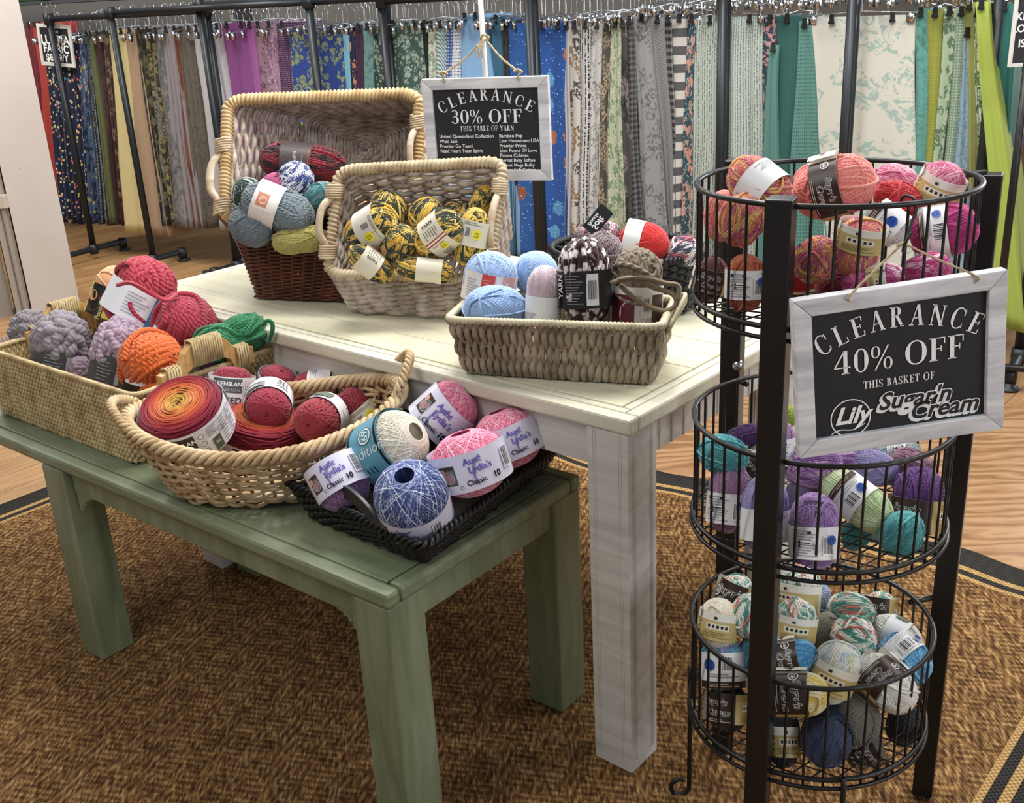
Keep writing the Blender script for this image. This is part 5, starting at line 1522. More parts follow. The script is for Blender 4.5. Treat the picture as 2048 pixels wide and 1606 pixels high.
st([
 (1445, 908, 1.56, 40, 50, -10, 15, w3, teal, 'turquoise yarn ball against the left wires'),
 (1492, 872, 1.66, 24, 40, 15, 5, w4, Ym('4e2a66'), 'dark violet yarn at the back left'),
 (1568, 838, 1.70, 22, 34, 30, 5, w5, Ym('a4b83c'), 'lime green yarn peeking up behind the front post'),
 (1556, 890, 1.60, 38, 52, 100, 5, w1, lil, 'lavender skein with a mint label behind the front post', 'white', 20, .5, -.3),
 (1500, 940, 1.60, 34, 46, 40, 5, w2, Ym('d8d0cc'), 'cream yarn with a dark logo label beside the turquoise one', 'lily', 0, .6),
 (1458, 996, 1.52, 46, 72, 86, 6, w0, Ym(['a07a98', 'b08aa8'], freq=.2, twist=.5), 'mauve skein standing at the left with a cream label', 'white', -20, .42, -.25),
 (1530, 1028, 1.48, 50, 78, 88, 6, w1, lav, 'periwinkle skein with a white label just left of the front post', 'white', 30, .4, -.25),
 (1628, 936, 1.56, 42, 58, 5, 15, w4, ppm, 'violet and mauve variegated yarn lying below the sign'),
 (1602, 990, 1.56, 30, 46, 70, 10, w3, Ym('7d7396'), 'dusk purple yarn right behind the front post'),
 (1690, 925, 1.60, 32, 56, 5, 10, w2, ppm, 'purple shaded skein tucked under the lower edge of the sign'),
 (1742, 932, 1.58, 36, 56, -22, 12, w5, lav, 'pale periwinkle yarn at the back centre'),
 (1728, 902, 1.68, 24, 44, 10, 5, w3, Ym('a9b48c'), 'sage green yarn at the back below the sign'),
 (1795, 905, 1.68, 24, 44, 5, 5, w0, Ym(['9fd0c4', 'd8e0dc'], freq=.3), 'mint and white skein at the very back', 'white', 0, .4),
 (1826, 928, 1.62, 30, 42, -20, 10, w4, Ym(['8a6078', 'c8a0b0', 'a8788c'], freq=.3), 'dusty rose yarn at the right rear'),
 (1628, 1060, 1.415, 52, 76, 90, 7, w2, Ym(['a07fb8', 'b493c8', '9674b0'], freq=.2, twist=.5), 'orchid skein standing at the front with a white label', 'white', -12, .42, -.28),
 (1713, 1000, 1.50, 46, 82, -38, 12, w0, pgr, 'pale green skein leaning across with a barcode label', 'barcode', 0, .36, -.12),
 (1836, 1004, 1.56, 52, 72, 84, 6, w1, dkp, 'deep violet skein at the right with a brown and cream label', 'lily', -18, .44, -.32),
 (1715, 1066, 1.56, 28, 38, 60, 10, w5, Ym('35888e'), 'teal yarn in shade under the pale green skein'),
 (1802, 1066, 1.44, 42, 50, 50, 35, w3, teal, 'turquoise yarn at the front right with its end facing out'),
], 'middle wire basket')
mx1 = Ym(['e6e0d4', '3f8c7e', 'e9e4da', 'c8685a', 'f0ece2', '4f9c8c'], freq=.17, twist=.5); mx2 = Ym(['5aa0c0', '9a88b8', 'cfd8e0', '4a8a98', '8aa8d0'], freq=.17, twist=.5)
ylw = Ym(['e8d070', 'efe3b0', 'e0c25c', 'f0ead0'], freq=.17, twist=.5); crm = Ym(['e8e2d0', 'ddd5be'], freq=.2, twist=.5); wht = Ym(['e6e4dc', 'dad8ce'], freq=.2, twist=.5)
blu = Ym(['4a94c4', '7ab8dc', '3c82b4'], freq=.3, twist=.5); whm = Ym(['e8e6de', 'b8ccd8', 'e6e2d4', 'd8dcc0'], freq=.17, twist=.5)
st([
 (1467, 1196, 1.66, 36, 48, 70, 10, w0, mx1, 'green and coral variegated skein with a brown label at the back left', 'lily', -14, .7),
 (1498, 1232, 1.58, 38, 46, 80, 10, w3, mx1, 'red, green and cream striped yarn beside the front post'),
 (1436, 1248, 1.54, 42, 52, 80, 10, w1, crm, 'cream and yellow skein with a gold logo label at the left', 'gold', 0, .52),
 (1446, 1330, 1.49, 48, 52, 92, 8, w2, mx2, 'blue and lilac variegated skein with barcode label, left', 'barcode', 0, .66, -.1),
 (1505, 1310, 1.56, 32, 46, 60, 10, w5, Ym('3f7890'), 'steel blue yarn behind the left side of the front post'),
 (1597, 1182, 1.68, 46, 54, 85, 8, w1, mx1, 'tall cream and coral skein, topmost at the back', 'gold', -25, .5, -.2),
 (1636, 1205, 1.70, 26, 40, 80, 5, w4, Ym(['8298b8', 'a0a8c8'], freq=.3), 'grey blue yarn tucked behind the tallest skein'),
 (1590, 1250, 1.56, 44, 54, 82, 12, w0, mx1, 'mint and cream skein with a gold label right of the front post', 'gold', 5, .46, -.05),
 (1702, 1222, 1.62, 38, 48, -10, 25, w3, Ym(['2f7c6c', '9ac0b0', 'c06a5c', '3f8c7c', 'dcd8cc'], freq=.17, twist=.5), 'dark green and coral variegated ball at the back'),
 (1760, 1222, 1.64, 32, 40, 85, 5, w2, mx1, 'cream striped skein with a brown logo label at the rear right', 'lily', -20, .7),
 (1650, 1262, 1.60, 30, 40, 70, 5, w5, Ym('8f8c7a'), 'olive grey yarn in the middle of the heap'),
 (1708, 1272, 1.54, 40, 48, -30, 40, w4, mx1, 'red, white and green striped ball with twisted end'),
 (1790, 1272, 1.62, 40, 52, -25, 8, w1, wht, 'white skein with a dark band at the rear right', 'plain', 60, .4),
 (1585, 1316, 1.50, 38, 52, 12, 10, w2, blu, 'bright blue skein with brown logo label beside the front post', 'lily', 12, .5, -.2),
 (1668, 1345, 1.47, 48, 66, 68, 14, w0, whm, 'white and pastel skein with a gold label in the centre', 'gold', 0, .42, -.1),
 (1808, 1320, 1.54, 48, 56, -40, 14, w3, blu, 'sky blue skein with a brown band at the right', 'lily', 120, .4, -.2),
 (1598, 1388, 1.425, 46, 60, 4, 8, w1, ylw, 'yellow and white skein with dark brown logo label, front', 'lily', 8, .55, -.2),
 (1772, 1366, 1.46, 48, 68, -42, 16, w2, wht, 'white skein with a brown logo label leaning at the front right', 'lily', 4, .36, -.1),
 (1455, 1415, 1.50, 42, 48, 88, 5, w0, Ym('2c2420'), 'black brown skein with a dark label at the lower left', 'lily', -30, .6),
 (1706, 1438, 1.46, 54, 54, 60, 48, w3, Ym(['6a665e', '77736a'], freq=.2, twist=.5), 'charcoal grey ball with its wound end facing out', ),
 (1566, 1476, 1.45, 34, 58, 92, 4, w1, Ym('17181c'), 'black skein with a white label standing right of the front post', 'gold', 20, .5, -.1),
 (1652, 1478, 1.41, 50, 58, 255, 55, w4, Ym(['222c4c', '2a3556'], freq=.2, twist=.5), 'navy blue ball facing end out at the bottom front', 'navy', 180, .4, -.5),
 (1808, 1450, 1.52, 34, 42, 70, 10, w5, Ym('1a1d2a'), 'blackish navy yarn at the lower right'),
 (1728, 1500, 1.45, 34, 40, 30, 10, w2, Ym('6e6a60'), 'grey skein end with printed label under the charcoal ball', 'lily', 30, .7),
], 'bottom wire basket')

# ================================================================ fabric racks
RP0 = np.array([-2.95, 7.2, 0]); RP1 = np.array([2.15, 3.9, 0])
RD = _e(RP1-RP0); RN = np.array([-RD[1], RD[0], 0])            # RN points away from the viewer
pipe = plain('33363a', .42, .6); chrome = plain('c8c9cc', .22, 1.0); rubber = plain('151516', .6)
def rk(px, py, off=0): return atplane(px, py, RP0+RN*off, RN)
def elbow(mb, p, r=.03):
    mb.lathe([(.0001, -r*1.1), (r, -r*1.1), (r*1.08, 0), (r, r*1.1), (.0001, r*1.1)], 14, c=p)
def rack(x0, x1, ztop, label, off=-.05, lean=0.0, foot=True, lo=None):
    a = rk(x0, 30, off); b = rk(x1, 30, off)
    base = np.array([a[0], a[1], 0])
    e = empty('pipe_rack', base, label, 'rack')
    d = b-a; d[2] = 0
    r = .0205
    P0 = np.zeros(3); P1 = d+0
    top = np.array([0, 0, ztop])
    mb = MB(); mb.tubes(np.array([[0, 0, .06], [0, 0, ztop]])[None]+RD*0, r, 12, cap=True); elbow(mb, top); mb.build('upright', pipe, e)
    back = d+RN*.07
    mb = MB(); mb.tubes(np.array([back+[0, 0, .06], back+[0, 0, ztop]])[None], r, 12, cap=True); elbow(mb, back+top); mb.build('upright', pipe, e)
    mb = MB(); mb.tubes(np.array([top, back*1.0+top])[None], r*.85, 12, cap=True); mb.build('rail', pipe, e)
    for q in (P0, back):
        mb = MB(); f = [q-RN*.24+[0, 0, .014], q-RN*.24+[0, 0, .05], q-RN*.20+[0, 0, .062], q+RN*.20+[0, 0, .062], q+RN*.24+[0, 0, .05], q+RN*.24+[0, 0, .014]]
        mb.tubes(np.array(f)[None], r*.9, 10, cap=True); elbow(mb, q+[0, 0, .062], .028)
        for w in (-.24, .24):
            mb.lathe([(.0001, .0), (.042, .0), (.042, .010), (.024, .014), (.024, .03), (.0001, .03)], 14, c=q+RN*w)
            elbow(mb, q+RN*(w*.97)+[0, 0, .055], .027)
        mb.build('pipe_foot', pipe, e)
    return e
rack(96, 395, 1.500, 'black pipe clothing rack farthest left, small framed sign on its end')
rack(221, 600, 1.515, 'black pipe rack whose upright leans past the cream and tan fabrics', -.12)
rack(400, 756, 1.530, 'black pipe rack upright just left of the purple fabric', -.05)
rack(620, 1052, 1.515, 'black pipe rack upright in front of the blue feather print fabric', -.14)
rack(765, 1440, 1.50, 'black pipe rack upright in front of the green floral fabric', -.05)
rack(1059, 1700, 1.535, 'black pipe rack upright between the two bright blue character fabrics', -.14)
rack(1446, 1990, 1.60, 'black pipe rack upright in front of the mint striped fabric', -.05)
rack(1704, 2120, 1.62, 'black pipe rack upright in front of the cream and teal floral fabric', -.10)

_fm = {}
def fab_mat(kind, c1, c2='ffffff', c3=None, sc=1.0, rough=.8):
    k = (kind, c1, c2, c3, sc)
    if k in _fm: return _fm[k]
    n = N('fabric_'+kind)
    uv = n.n('ShaderNodeUVMap'); uv.uv_map = 'UVMap'
    vec = uv.outputs[0]
    sp = n.n('ShaderNodeSeparateXYZ'); n.l(vec, sp.inputs[0]); x, y = sp.outputs[0], sp.outputs[1]
    def ds(c):
        g_ = .3*c[0]+.6*c[1]+.1*c[2]; return tuple((x*.84+g_*.16)*.90 for x in c)
    A, B = ds(hexc(c1)), ds(hexc(c2)); C3 = ds(hexc(c3)) if c3 else B
    def vor(scale, feat='F1', rnd=1.0):
        v = n.n('ShaderNodeTexVoronoi', feature=feat); v.inputs['Scale'].default_value = scale; v.inputs['Randomness'].default_value = rnd; n.l(vec, v.inputs['Vector']); return v
    step = lambda s, a, b: n.ramp(s, [(a, (0, 0, 0)), (b, (1, 1, 1))])
    if kind == 'solid':
        c = n.mix(n.noise(vec, 12, 3), A, tuple(min(1, q*1.12) for q in A))
    elif kind == 'dots':
        v = vor(46/sc, rnd=.15); c = n.mix(step(v.outputs['Distance'], .26, .22), A, B) if False else n.mix(n.math('LESS_THAN', v.outputs['Distance'], .25), A, B)
    elif kind == 'speck':
        v = vor(30/sc, rnd=1.0)
        sep = n.n('ShaderNodeSeparateXYZ'); n.l(v.outputs['Color'], sep.inputs[0])
        cc = n.ramp(sep.outputs[0], [(0, hexc('d8d26a')), (.2, hexc('d86a5a')), (.4, hexc('6a98b8')), (.6, hexc('d8a0a0')), (.8, hexc('e8e0b0'))], 'CONSTANT')
        c = n.mix(n.math('LESS_THAN', v.outputs['Distance'], .33), A, cc)
    elif kind == 'floral':
        f = n.noise(vec, 22/sc, 5, .6, 1.2); v = vor(13/sc, rnd=.8)
        m = n.math('MULTIPLY', n.math('LESS_THAN', v.outputs['Distance'], .55), n.math('GREATER_THAN', f, .48))
        c = n.mix(m, A, B)
        if c3: c = n.mix(n.math('MULTIPLY', n.math('GREATER_THAN', v.outputs['Distance'], .40), n.math('GREATER_THAN', n.noise(vec, 40/sc, 3), .58)), c, C3)
    elif kind == 'toile':
        f = n.noise(vec, 16/sc, 8, .72, 2.2); v = n.noise(vec, 5/sc, 2)
        m = n.math('MULTIPLY', n.math('GREATER_THAN', f, .53), n.math('GREATER_THAN', v, .45))
        c = n.mix(n.math('MULTIPLY', m, .75), A, B)
    elif kind == 'marble':
        c = n.ramp(n.noise(vec, 9/sc, 8, .7, 1.8), [(.3, A), (.5, B), (.68, C3)])
    elif kind == 'hstripe':
        c = n.mix(n.math('GREATER_THAN', n.math('SINE', n.math('MULTIPLY', y, 2*PI/(.078*sc))), 0), A, B)
    elif kind == 'vstripe':
        s_ = n.math('SINE', n.math('MULTIPLY', x, 2*PI/(.016*sc))); br = n.noise(n.coords('UV', (60/sc, 160/sc, 1)), 1, 2)
        c = n.mix(n.math('MULTIPLY', n.math('GREATER_THAN', s_, .35), n.math('GREATER_THAN', br, .46)), A, B)
    elif kind == 'diag':
        c = n.mix(n.math('GREATER_THAN', n.math('SINE', n.math('MULTIPLY', n.math('ADD', x, y), 2*PI/(.02*sc))), .2), A, B)
    elif kind == 'plaid':
        a = n.math('GREATER_THAN', n.math('SINE', n.math('MULTIPLY', x, 2*PI/(.05*sc))), .1); b = n.math('GREATER_THAN', n.math('SINE', n.math('MULTIPLY', y, 2*PI/(.05*sc))), .1)
        c = n.mix(n.math('MULTIPLY', n.math('ADD', a, b), .5), A, B)
    elif kind == 'scale':
        v = n.n('ShaderNodeTexBrick'); v.inputs['Scale'].default_value = 30/sc; n.l(vec, v.inputs['Vector']); v.inputs['Color1'].default_value = (*A, 1); v.inputs['Color2'].default_value = (*A, 1); v.inputs['Mortar'].default_value = (*B, 1); v.inputs['Mortar Size'].default_value = .06
        c = v.outputs[0]
    elif kind == 'patch':
        v = vor(9/sc, rnd=.7)
        sep = n.n('ShaderNodeSeparateXYZ'); n.l(v.outputs['Color'], sep.inputs[0])
        f = n.math('GREATER_THAN', n.noise(vec, 40/sc, 3), .52)
        c = n.mix(f, n.ramp(sep.outputs[0], [(0, A), (.35, B), (.7, C3)], 'CONSTANT'), A)
    elif kind == 'figures':
        v = vor(7.5/sc, rnd=.5); d = v.outputs['Distance']
        sep = n.n('ShaderNodeSeparateXYZ'); n.l(v.outputs['Color'], sep.inputs[0])
        cc = n.ramp(sep.outputs[1], [(0, B), (.45, C3), (.75, hexc('e8e2c8'))], 'CONSTANT')
        v2 = vor(60/sc)
        m = n.math('LESS_THAN', n.math('ADD', d, n.math('MULTIPLY', n.noise(vec, 60, 3), .35)), .46)
        c = n.mix(m, A, cc); c = n.mix(n.math('LESS_THAN', v2.outputs['Distance'], .16), c, hexc('c8d8ee'))
    o = n.n('ShaderNodeBump'); o.inputs['Strength'].default_value = .12; o.inputs['Distance'].default_value = .002
    n.l(n.noise(vec, 300, 2), o.inputs['Height']); n.l(o.outputs[0], n.b.inputs['Normal'])
    n.b.inputs['Sheen Weight'].default_value = .1
    _fm[k] = n.base(c, rough, 0, .25)
    return _fm[k]
def hanger_mesh():
    """steel hanger with two clips: hook over the rail, bar running back"""
    mb = MB()
    t = np.linspace(-40, 235, 20)
    hook = [(0, .022*math.cos(math.radians(a)), .095+.022*math.sin(math.radians(a))) for a in t][::-1]
    mb.tubes(spline([(0, 0, 0), (0, .0, .04), (0, .0, .068)]+[(x, y, z) for x, y, z in hook], 40)[None], .0019, 5)
    mb.tubes(np.array([[0, -.16, -.012], [0, -.05, -.004], [0, 0, .0], [0, .05, -.004], [0, .16, -.012]])[None], .0022, 5)
    for y in (-.14, .14): mb.box((0, y, -.028), (.012, .022, .034)); 
    return mb.mesh('clip_hanger', [chrome])
HM = hanger_mesh()
clipm = None
fi = 0
def fab(x1, x2, x3, x4, mat, desc, yt=58, yref=250, zb=.22, off=.03, depth=.30, amp=.010, folds=None, name='hanging_fabric', wide=False):
    """hanging cut of cloth. x1,x2 picture edges at its top yt, x3,x4 at yref"""
    global fi
    fi += 1
    g = np.random.default_rng(fi)
    a, b = rk(x1, yt, off), rk(x2, yt, off); c, d = rk(x3, yref, off), rk(x4, yref, off)
    ztop = (a[2]+b[2])/2
    def ext(p, q, z): return p+(q-p)*((z-p[2])/(q[2]-p[2]))
    bl, br = ext(a, c, zb), ext(b, d, zb+g.uniform(-.015, .015))
    a[2] = b[2] = ztop
    W = np.linalg.norm(b-a); Wb = np.linalg.norm(br-bl)
    nx = max(8, int(max(W, Wb)/.008)); nz = 22
    e = empty(name, (a+b)/2, desc, 'fabric')
    org = (a+b)/2
    t = np.linspace(0, 1, nx)[:, None, None]; s = np.linspace(0, 1, nz)[None, :, None]
    top = a+(b-a)*t; bot = bl+(br-bl)*t
    F = top*(1-s)+bot*s
    nf = folds if folds is not None else max(1.0, Wb/.055)
    ph = g.uniform(0, 6)
    w = amp*(.25+.9*s)*(np.sin(2*PI*nf*t+ph+.6*np.sin(3*s+ph))+.4*np.sin(2*PI*nf*2.3*t+ph*2+s))
    F = F-RN*w
    F = F+RD*(.004*np.sin(9*s+ph)+0*t)
    # sides fold back
    k = 7; bk = np.linspace(0, 1, k)[1:][:, None, None]
    Lf = F[:1]+(RN*depth+RD*.004)*bk+RN*0; Rf = F[-1:]+(RN*depth-RD*.004)*bk
    Lf = Lf+RD*.006*np.sin(bk*9+s*5+ph); Rf = Rf+RD*.006*np.sin(bk*9+s*4+ph)
    V = np.concatenate([Lf[::-1], F, Rf], 0)
    du = np.linalg.norm(np.diff(V[:, -1], axis=0, prepend=V[:1, -1]), axis=1); U = np.cumsum(du)
    uvv = np.stack(np.meshgrid(np.append(U, U[-1]), (1-np.linspace(0, 1, nz))*(ztop-zb), indexing='ij'), -1)
    mb = MB(); mb.grid(V-org, uv=uvv+g.uniform(0, 5)); o = mb.build('cloth', mat, e)
    m = o.modifiers.new('thick', 'SOLIDIFY'); m.thickness = .0012; m.offset = -1
    # hanger and clips
    h = bpy.data.objects.new('hanger', HM); col.objects.link(h); h.parent = e
    ang = math.atan2(RN[1], RN[0])-PI/2
    if W > .16:
        ang += PI/2; pos = -RN*.004
    else: pos = RN*.15
    h.location = Vector(pos+np.array([0, 0, .018])); h.rotation_euler = (0, 0, ang+g.uniform(-.08, .08)); h.scale = (1, min(1.4, max(.7, W/.30)) if W > .16 else 1, 1)
    for q in ((.5,) if W < .1 else (.22, .8)):
        mb = MB(); c0 = (a+(b-a)*q)-org-RN*.008
        mb.box(c0+[0, 0, -.006], (.016, .010, .034)); mb.box(c0+[0, 0, -.020]-RN*.003, (.022, .012, .012)); mb.build('clip', rubber, e, False, .002)
    return e
S = lambda c: fab_mat('solid', c)
FB = [
 (84, 158, 120, 176, fab_mat('speck', '1c2544', sc=.8), 'navy fabric with bright confetti print, leftmost on the rack', 70, 400, .20, {}),
 (158, 170, 178, 200, fab_mat('floral', '3c5c88', '1c2648', 'b8a448', 1.6), 'narrow light blue panel fabric with navy and yellow blocks', 70, 400, .22, {}),
 (170, 178, 200, 216, fab_mat('vstripe', '1a2026', '7c8894', sc=1.5), 'narrow black fabric printed with grey words', 66, 400, .22, {}),
 (178, 186, 216, 228, S('5c6434'), 'thin olive green fabric strip between dark prints', 66, 400, .22, {}),
 (186, 206, 228, 240, fab_mat('marble', '4a1e1c', '2c1412', '5e3028'), 'dark oxblood mottled fabric near the left end', 64, 400, .22, {}),
 (205, 216, 240, 248, fab_mat('floral', '3a2520', '7a6048', None, .8), 'dark brown fabric with small tan flowers', 62, 400, .22, {}),
 (216, 250, 243, 286, S('d3c17e'), 'long pale mustard yellow plain fabric', 60, 400, .18, dict(folds=1.3)),
 (250, 270, 286, 326, S('a88a6a'), 'long tan brown fabric beside the mustard one', 58, 400, .18, dict(folds=1)),
 (270, 288, 312, 330, fab_mat('floral', '23211a', '5e5a34', None, .8), 'near black fabric with olive print', 58, 350, .24, {}),
 (288, 304, 324, 336, fab_mat('floral', '33301e', '8a7c3e', None, .6), 'narrow fabric with mustard and black ornament', 58, 300, .24, {}),
 (304, 322, 322, 372, fab_mat('marble', '3c3e42', '6c6c6c', '95938c', .8), 'grey woodland camouflage print fabric', 58, 330, .25, dict(folds=1.5)),
 (322, 344, 345, 378, S('8a8286'), 'plain mauve grey fabric', 56, 260, .25, {}),
 (344, 356, 366, 380, fab_mat('marble', '7a4632', '6a3424', '8f5a40'), 'rust brown fabric beside the leopard speckled one', 56, 260, .25, {}),
 (356, 384, 378, 408, fab_mat('marble', '1e1c1a', '6c6458', '3c3834', .35), 'black and taupe leopard speckled fabric', 56, 260, .25, {}),
 (384, 404, 404, 424, S('b7b5b8'), 'light grey plain fabric behind the rack upright', 54, 200, .25, {}),
 (404, 443, 428, 466, fab_mat('marble', 'a09ca6', 'b4b0b8', '938f9a'), 'silver grey linen look fabric', 50, 180, .25, {}),
 (443, 494, 466, 508, S('853f86'), 'plain violet purple fabric, wide', 46, 180, .25, dict(folds=1.5)),
 (494, 508, 508, 522, S('9a4f9a'), 'slim orchid purple fabric next to the wide purple one', 46, 180, .25, {}),
 (508, 526, 522, 538, fab_mat('floral', '94707e', '5a3c50', None, .7), 'dusky mauve fabric with dark sprigs', 46, 180, .25, {}),
 (526, 552, 538, 564, fab_mat('floral', 'a07a96', '7c5674', 'c0a2b8', .7), 'rosy lilac floral fabric', 46, 180, .25, {}),
 (552, 578, 564, 588, fab_mat('dots', '48284e', 'a880ac', sc=.5), 'deep plum fabric with tiny pale dots', 46, 180, .25, {}),
 (578, 686, 588, 694, fab_mat('floral', '24469a', '8a9a62', None, .55), 'royal blue fabric with small gold feathers', 56, 180, .25, dict(folds=1.4)),
 (686, 698, 694, 704, S('6fb4d0'), 'narrow aqua blue fabric right of the feather print', 52, 180, .25, {}),
 (698, 710, 704, 714, fab_mat('floral', '1b2548', 'c88a5a', None, .8), 'narrow navy fabric with orange spots', 50, 180, .25, {}),
 (710, 726, 714, 732, S('3e2644'), 'plain dark aubergine fabric left of the teal marbled one', 50, 180, .25, {}),
 (726, 745, 732, 750, fab_mat('marble', '3a6670', '6c9c9a', '244650'), 'teal marbled fabric between aubergine and dark leafy green', 50, 180, .25, {}),
 (745, 772, 750, 776, fab_mat('floral', '2b4440', '8a9c8a', None, .5), 'dark green leafy fabric left of the rack upright', 50, 180, .25, {}),
 (772, 845, 776, 852, fab_mat('floral', '3c5a54', '9cb0a0', None, .45), 'wide forest green fabric covered in small white flowers', 44, 180, .25, dict(folds=1.2)),
 (845, 856, 852, 860, S('17191d'), 'thin plain black fabric right of the green floral', 44, 180, .25, {}),
 (856, 872, 860, 874, fab_mat('floral', 'c2cdbc', '7c9c84', 'b87c74', .6), 'pale fabric with green and coral sprigs', 46, 180, .25, {}),
 (872, 892, 874, 890, fab_mat('diag', '5f8e94', 'c9d6d2'), 'teal and white candy striped fabric', 46, 180, .25, {}),
 (892, 908, 890, 904, fab_mat('dots', '3a5aa4', 'dbe2ee', sc=.7), 'cobalt blue starred fabric', 46, 180, .25, {}),
 (908, 922, 904, 920, fab_mat('dots', 'cfd8e4', '22304e', sc=.7), 'white fabric with navy dots', 46, 180, .25, {}),
 (922, 960, 920, 992, S('76a8d6'), 'plain sky blue fabric slanting behind the sign pole', 30, 180, .25, dict(folds=1.3)),
 (982, 1002, 992, 1012, S('2c6686'), 'deep teal blue plain fabric', 34, 180, .25, {}),
 (1002, 1016, 1012, 1022, fab_mat('marble', '1a1c20', '3c3c40', '101012'), 'black fabric edge beside the bright blue prints', 42, 180, .25, {}),
 (1016, 1072, 1022, 1078, fab_mat('figures', '1f62b4', 'a0582c', 'c8a040'), 'bright blue fabric with scattered brown and gold figures, left of the upright', 46, 480, .25, dict(folds=1.0, yr=1)),
 (1072, 1130, 1078, 1132, fab_mat('figures', '1c58ac', 'b8683a', '4a9cd0', .9), 'bright blue fabric with compass and character figures, right of the upright', 46, 480, .25, dict(folds=1.0)),
 (1130, 1140, 1132, 1140, S('b9b8c0'), 'thin pale lavender grey fabric', 46, 460, .25, {}),
 (1140, 1160, 1140, 1156, fab_mat('patch', 'c9c6be', '55504c', '9a7a58', .7), 'cream fabric with brown and black printed scenes', 46, 460, .25, {}),
 (1160, 1184, 1156, 1178, fab_mat('vstripe', 'c4c4c4', '2c2c2e', sc=1.3), 'white fabric with zigzag black lettering', 46, 440, .25, {}),
 (1184, 1206, 1178, 1196, fab_mat('toile', 'bfbfbd', '3c3a3a', sc=.5), 'off-white fabric with black ink sketches', 46, 440, .25, {}),
 (1206, 1222, 1196, 1214, fab_mat('patch', '4e4a44', '8c8068', 'a89470', .5), 'charcoal and tan pictorial fabric', 50, 440, .25, {}),
 (1222, 1240, 1214, 1250, fab_mat('floral', 'aab09c', '6c8a64', 'c6cc98', .6), 'pale grey green fabric with lime and teal squares', 44, 440, .25, dict(folds=1)),
 (1240, 1254, 1250, 1268, fab_mat('patch', '4a4648', '7c7072', '2c2a2c', .8), 'dark mauve grey patterned fabric', 44, 440, .25, {}),
 (1254, 1266, 1268, 1284, fab_mat('plaid', '2c2c30', '6a6a6e', sc=.5), 'charcoal fabric printed with ruler marks', 36, 440, .25, {}),
 (1266, 1302, 1284, 1334, fab_mat('toile', '8f8f92', '4a4a4e', sc=.8), 'wide grey fabric printed with newspapers', 32, 440, .25, dict(folds=1.2)),
 (1302, 1330, 1334, 1348, fab_mat('diag', '87878a', '6c6c70', sc=.6), 'grey diagonal ribbed fabric', 34, 380, .25, {}),
 (1330, 1344, 1342, 1352, fab_mat('plaid', '2a2a2c', '8c8a88', sc=.6), 'narrow black and grey plaid fabric', 34, 330, .25, {}),
 (1344, 1376, 1344, 1366, fab_mat('hstripe', 'c4c2bc', '55565a', sc=.95), 'grey and white wide horizontal striped fabric', 32, 330, .25, dict(folds=.8)),
 (1376, 1392, 1364, 1384, fab_mat('floral', '2f4c5c', 'c8907c', '8aa69a', .8), 'slate blue fabric with coral flowers, left of the mint stripes', 32, 400, .25, {}),
 (1392, 1528, 1384, 1524, fab_mat('vstripe', 'b4c2b8', '64726e', sc=.85), 'wide mint fabric with rows of fine script stripes', 34, 320, .25, dict(folds=3)),
 (1528, 1554, 1520, 1534, fab_mat('floral', '2b4256', 'c88c88', '6c8a8c', .8), 'navy fabric with pink flowers right of the mint stripes', 34, 320, .25, {}),
 (1540, 1556, 1526, 1553, S('4c8078'), 'plain sea green fabric flaring at the bottom', 90, 320, .25, dict(folds=1, off=.0)),
 (1554, 1598, 1553, 1585, fab_mat('scale', '1c4a4a', '2f6c66', sc=.35), 'dark teal fabric with circular tile print', 32, 320, .25, {}),
 (1598, 1622, 1584, 1642, fab_mat('dots', '568f86', '2f6058', sc=.7), 'aqua green fabric with small dark dots', 42, 320, .25, dict(folds=1.2)),
 (1620, 1830, 1640, 1830, fab_mat('toile', 'd3d1c4', '86b0a8', sc=1.1), 'very wide cream fabric with faded teal floral toile', 32, 320, .25, dict(folds=1.1, amp=.008)),
 (1830, 1856, 1830, 1851, fab_mat('marble', '3c8076', '5ca498', '2c6c64'), 'narrow jade teal fabric right of the cream toile', 20, 320, .25, {}),
 (1856, 1888, 1850, 1870, fab_mat('scale', 'b4b42e', '6c7a1e', sc=.4), 'chartreuse fabric with brick dashes', 20, 320, .25, {}),
 (1888, 1912, 1870, 1888, fab_mat('floral', 'a8bc9c', '5a7c60', None, .6), 'soft green leaf print fabric', 18, 310, .25, {}),
 (1912, 1936, 1888, 1908, fab_mat('dots', '7c9880', 'b8cab0', sc=.5), 'sage fabric with pale dashes', 18, 310, .25, {}),
 (1932, 1940, 1906, 1940, fab_mat('toile', '8aa8ba', '527c92', sc=.6), 'dusty blue floral fabric low behind the olive one', 60, 330, .25, {}),
 (1928, 1952, 1940, 1958, S('8f9448'), 'plain olive khaki fabric', 6, 330, .25, dict(folds=.8)),
 (1950, 1962, 1956, 1964, fab_mat('floral', 'c8d4bc', '4a6c4a', None, .5), 'white fabric edge with green sprigs', 20, 330, .25, {}),
 (1952, 1976, 1974, 2014, S('9cb02c'), 'long plain lime green fabric reaching almost to the floor', 4, 330, .18, dict(folds=1, off=-.06, amp=.006)),
 (1976, 1996, 1990, 2000, fab_mat('floral', 'c0d4cc', '4f8a7c', None, .6), 'pale mint fabric with green stems behind the lime one', 12, 280, .25, {}),
 (1994, 2026, 1998, 2020, fab_mat('scale', '2c8a80', '175a56', sc=.3), 'turquoise fish scale patterned fabric, rightmost on the rack', 8, 300, .25, {}),
]
for x1, x2, x3, x4, m, d, yt, yr, zb, kw in FB:
    kw = dict(kw); kw.pop('yr', None)
    fab(x1, x2, x3, x4, m, d, yt, yr, zb, **kw)
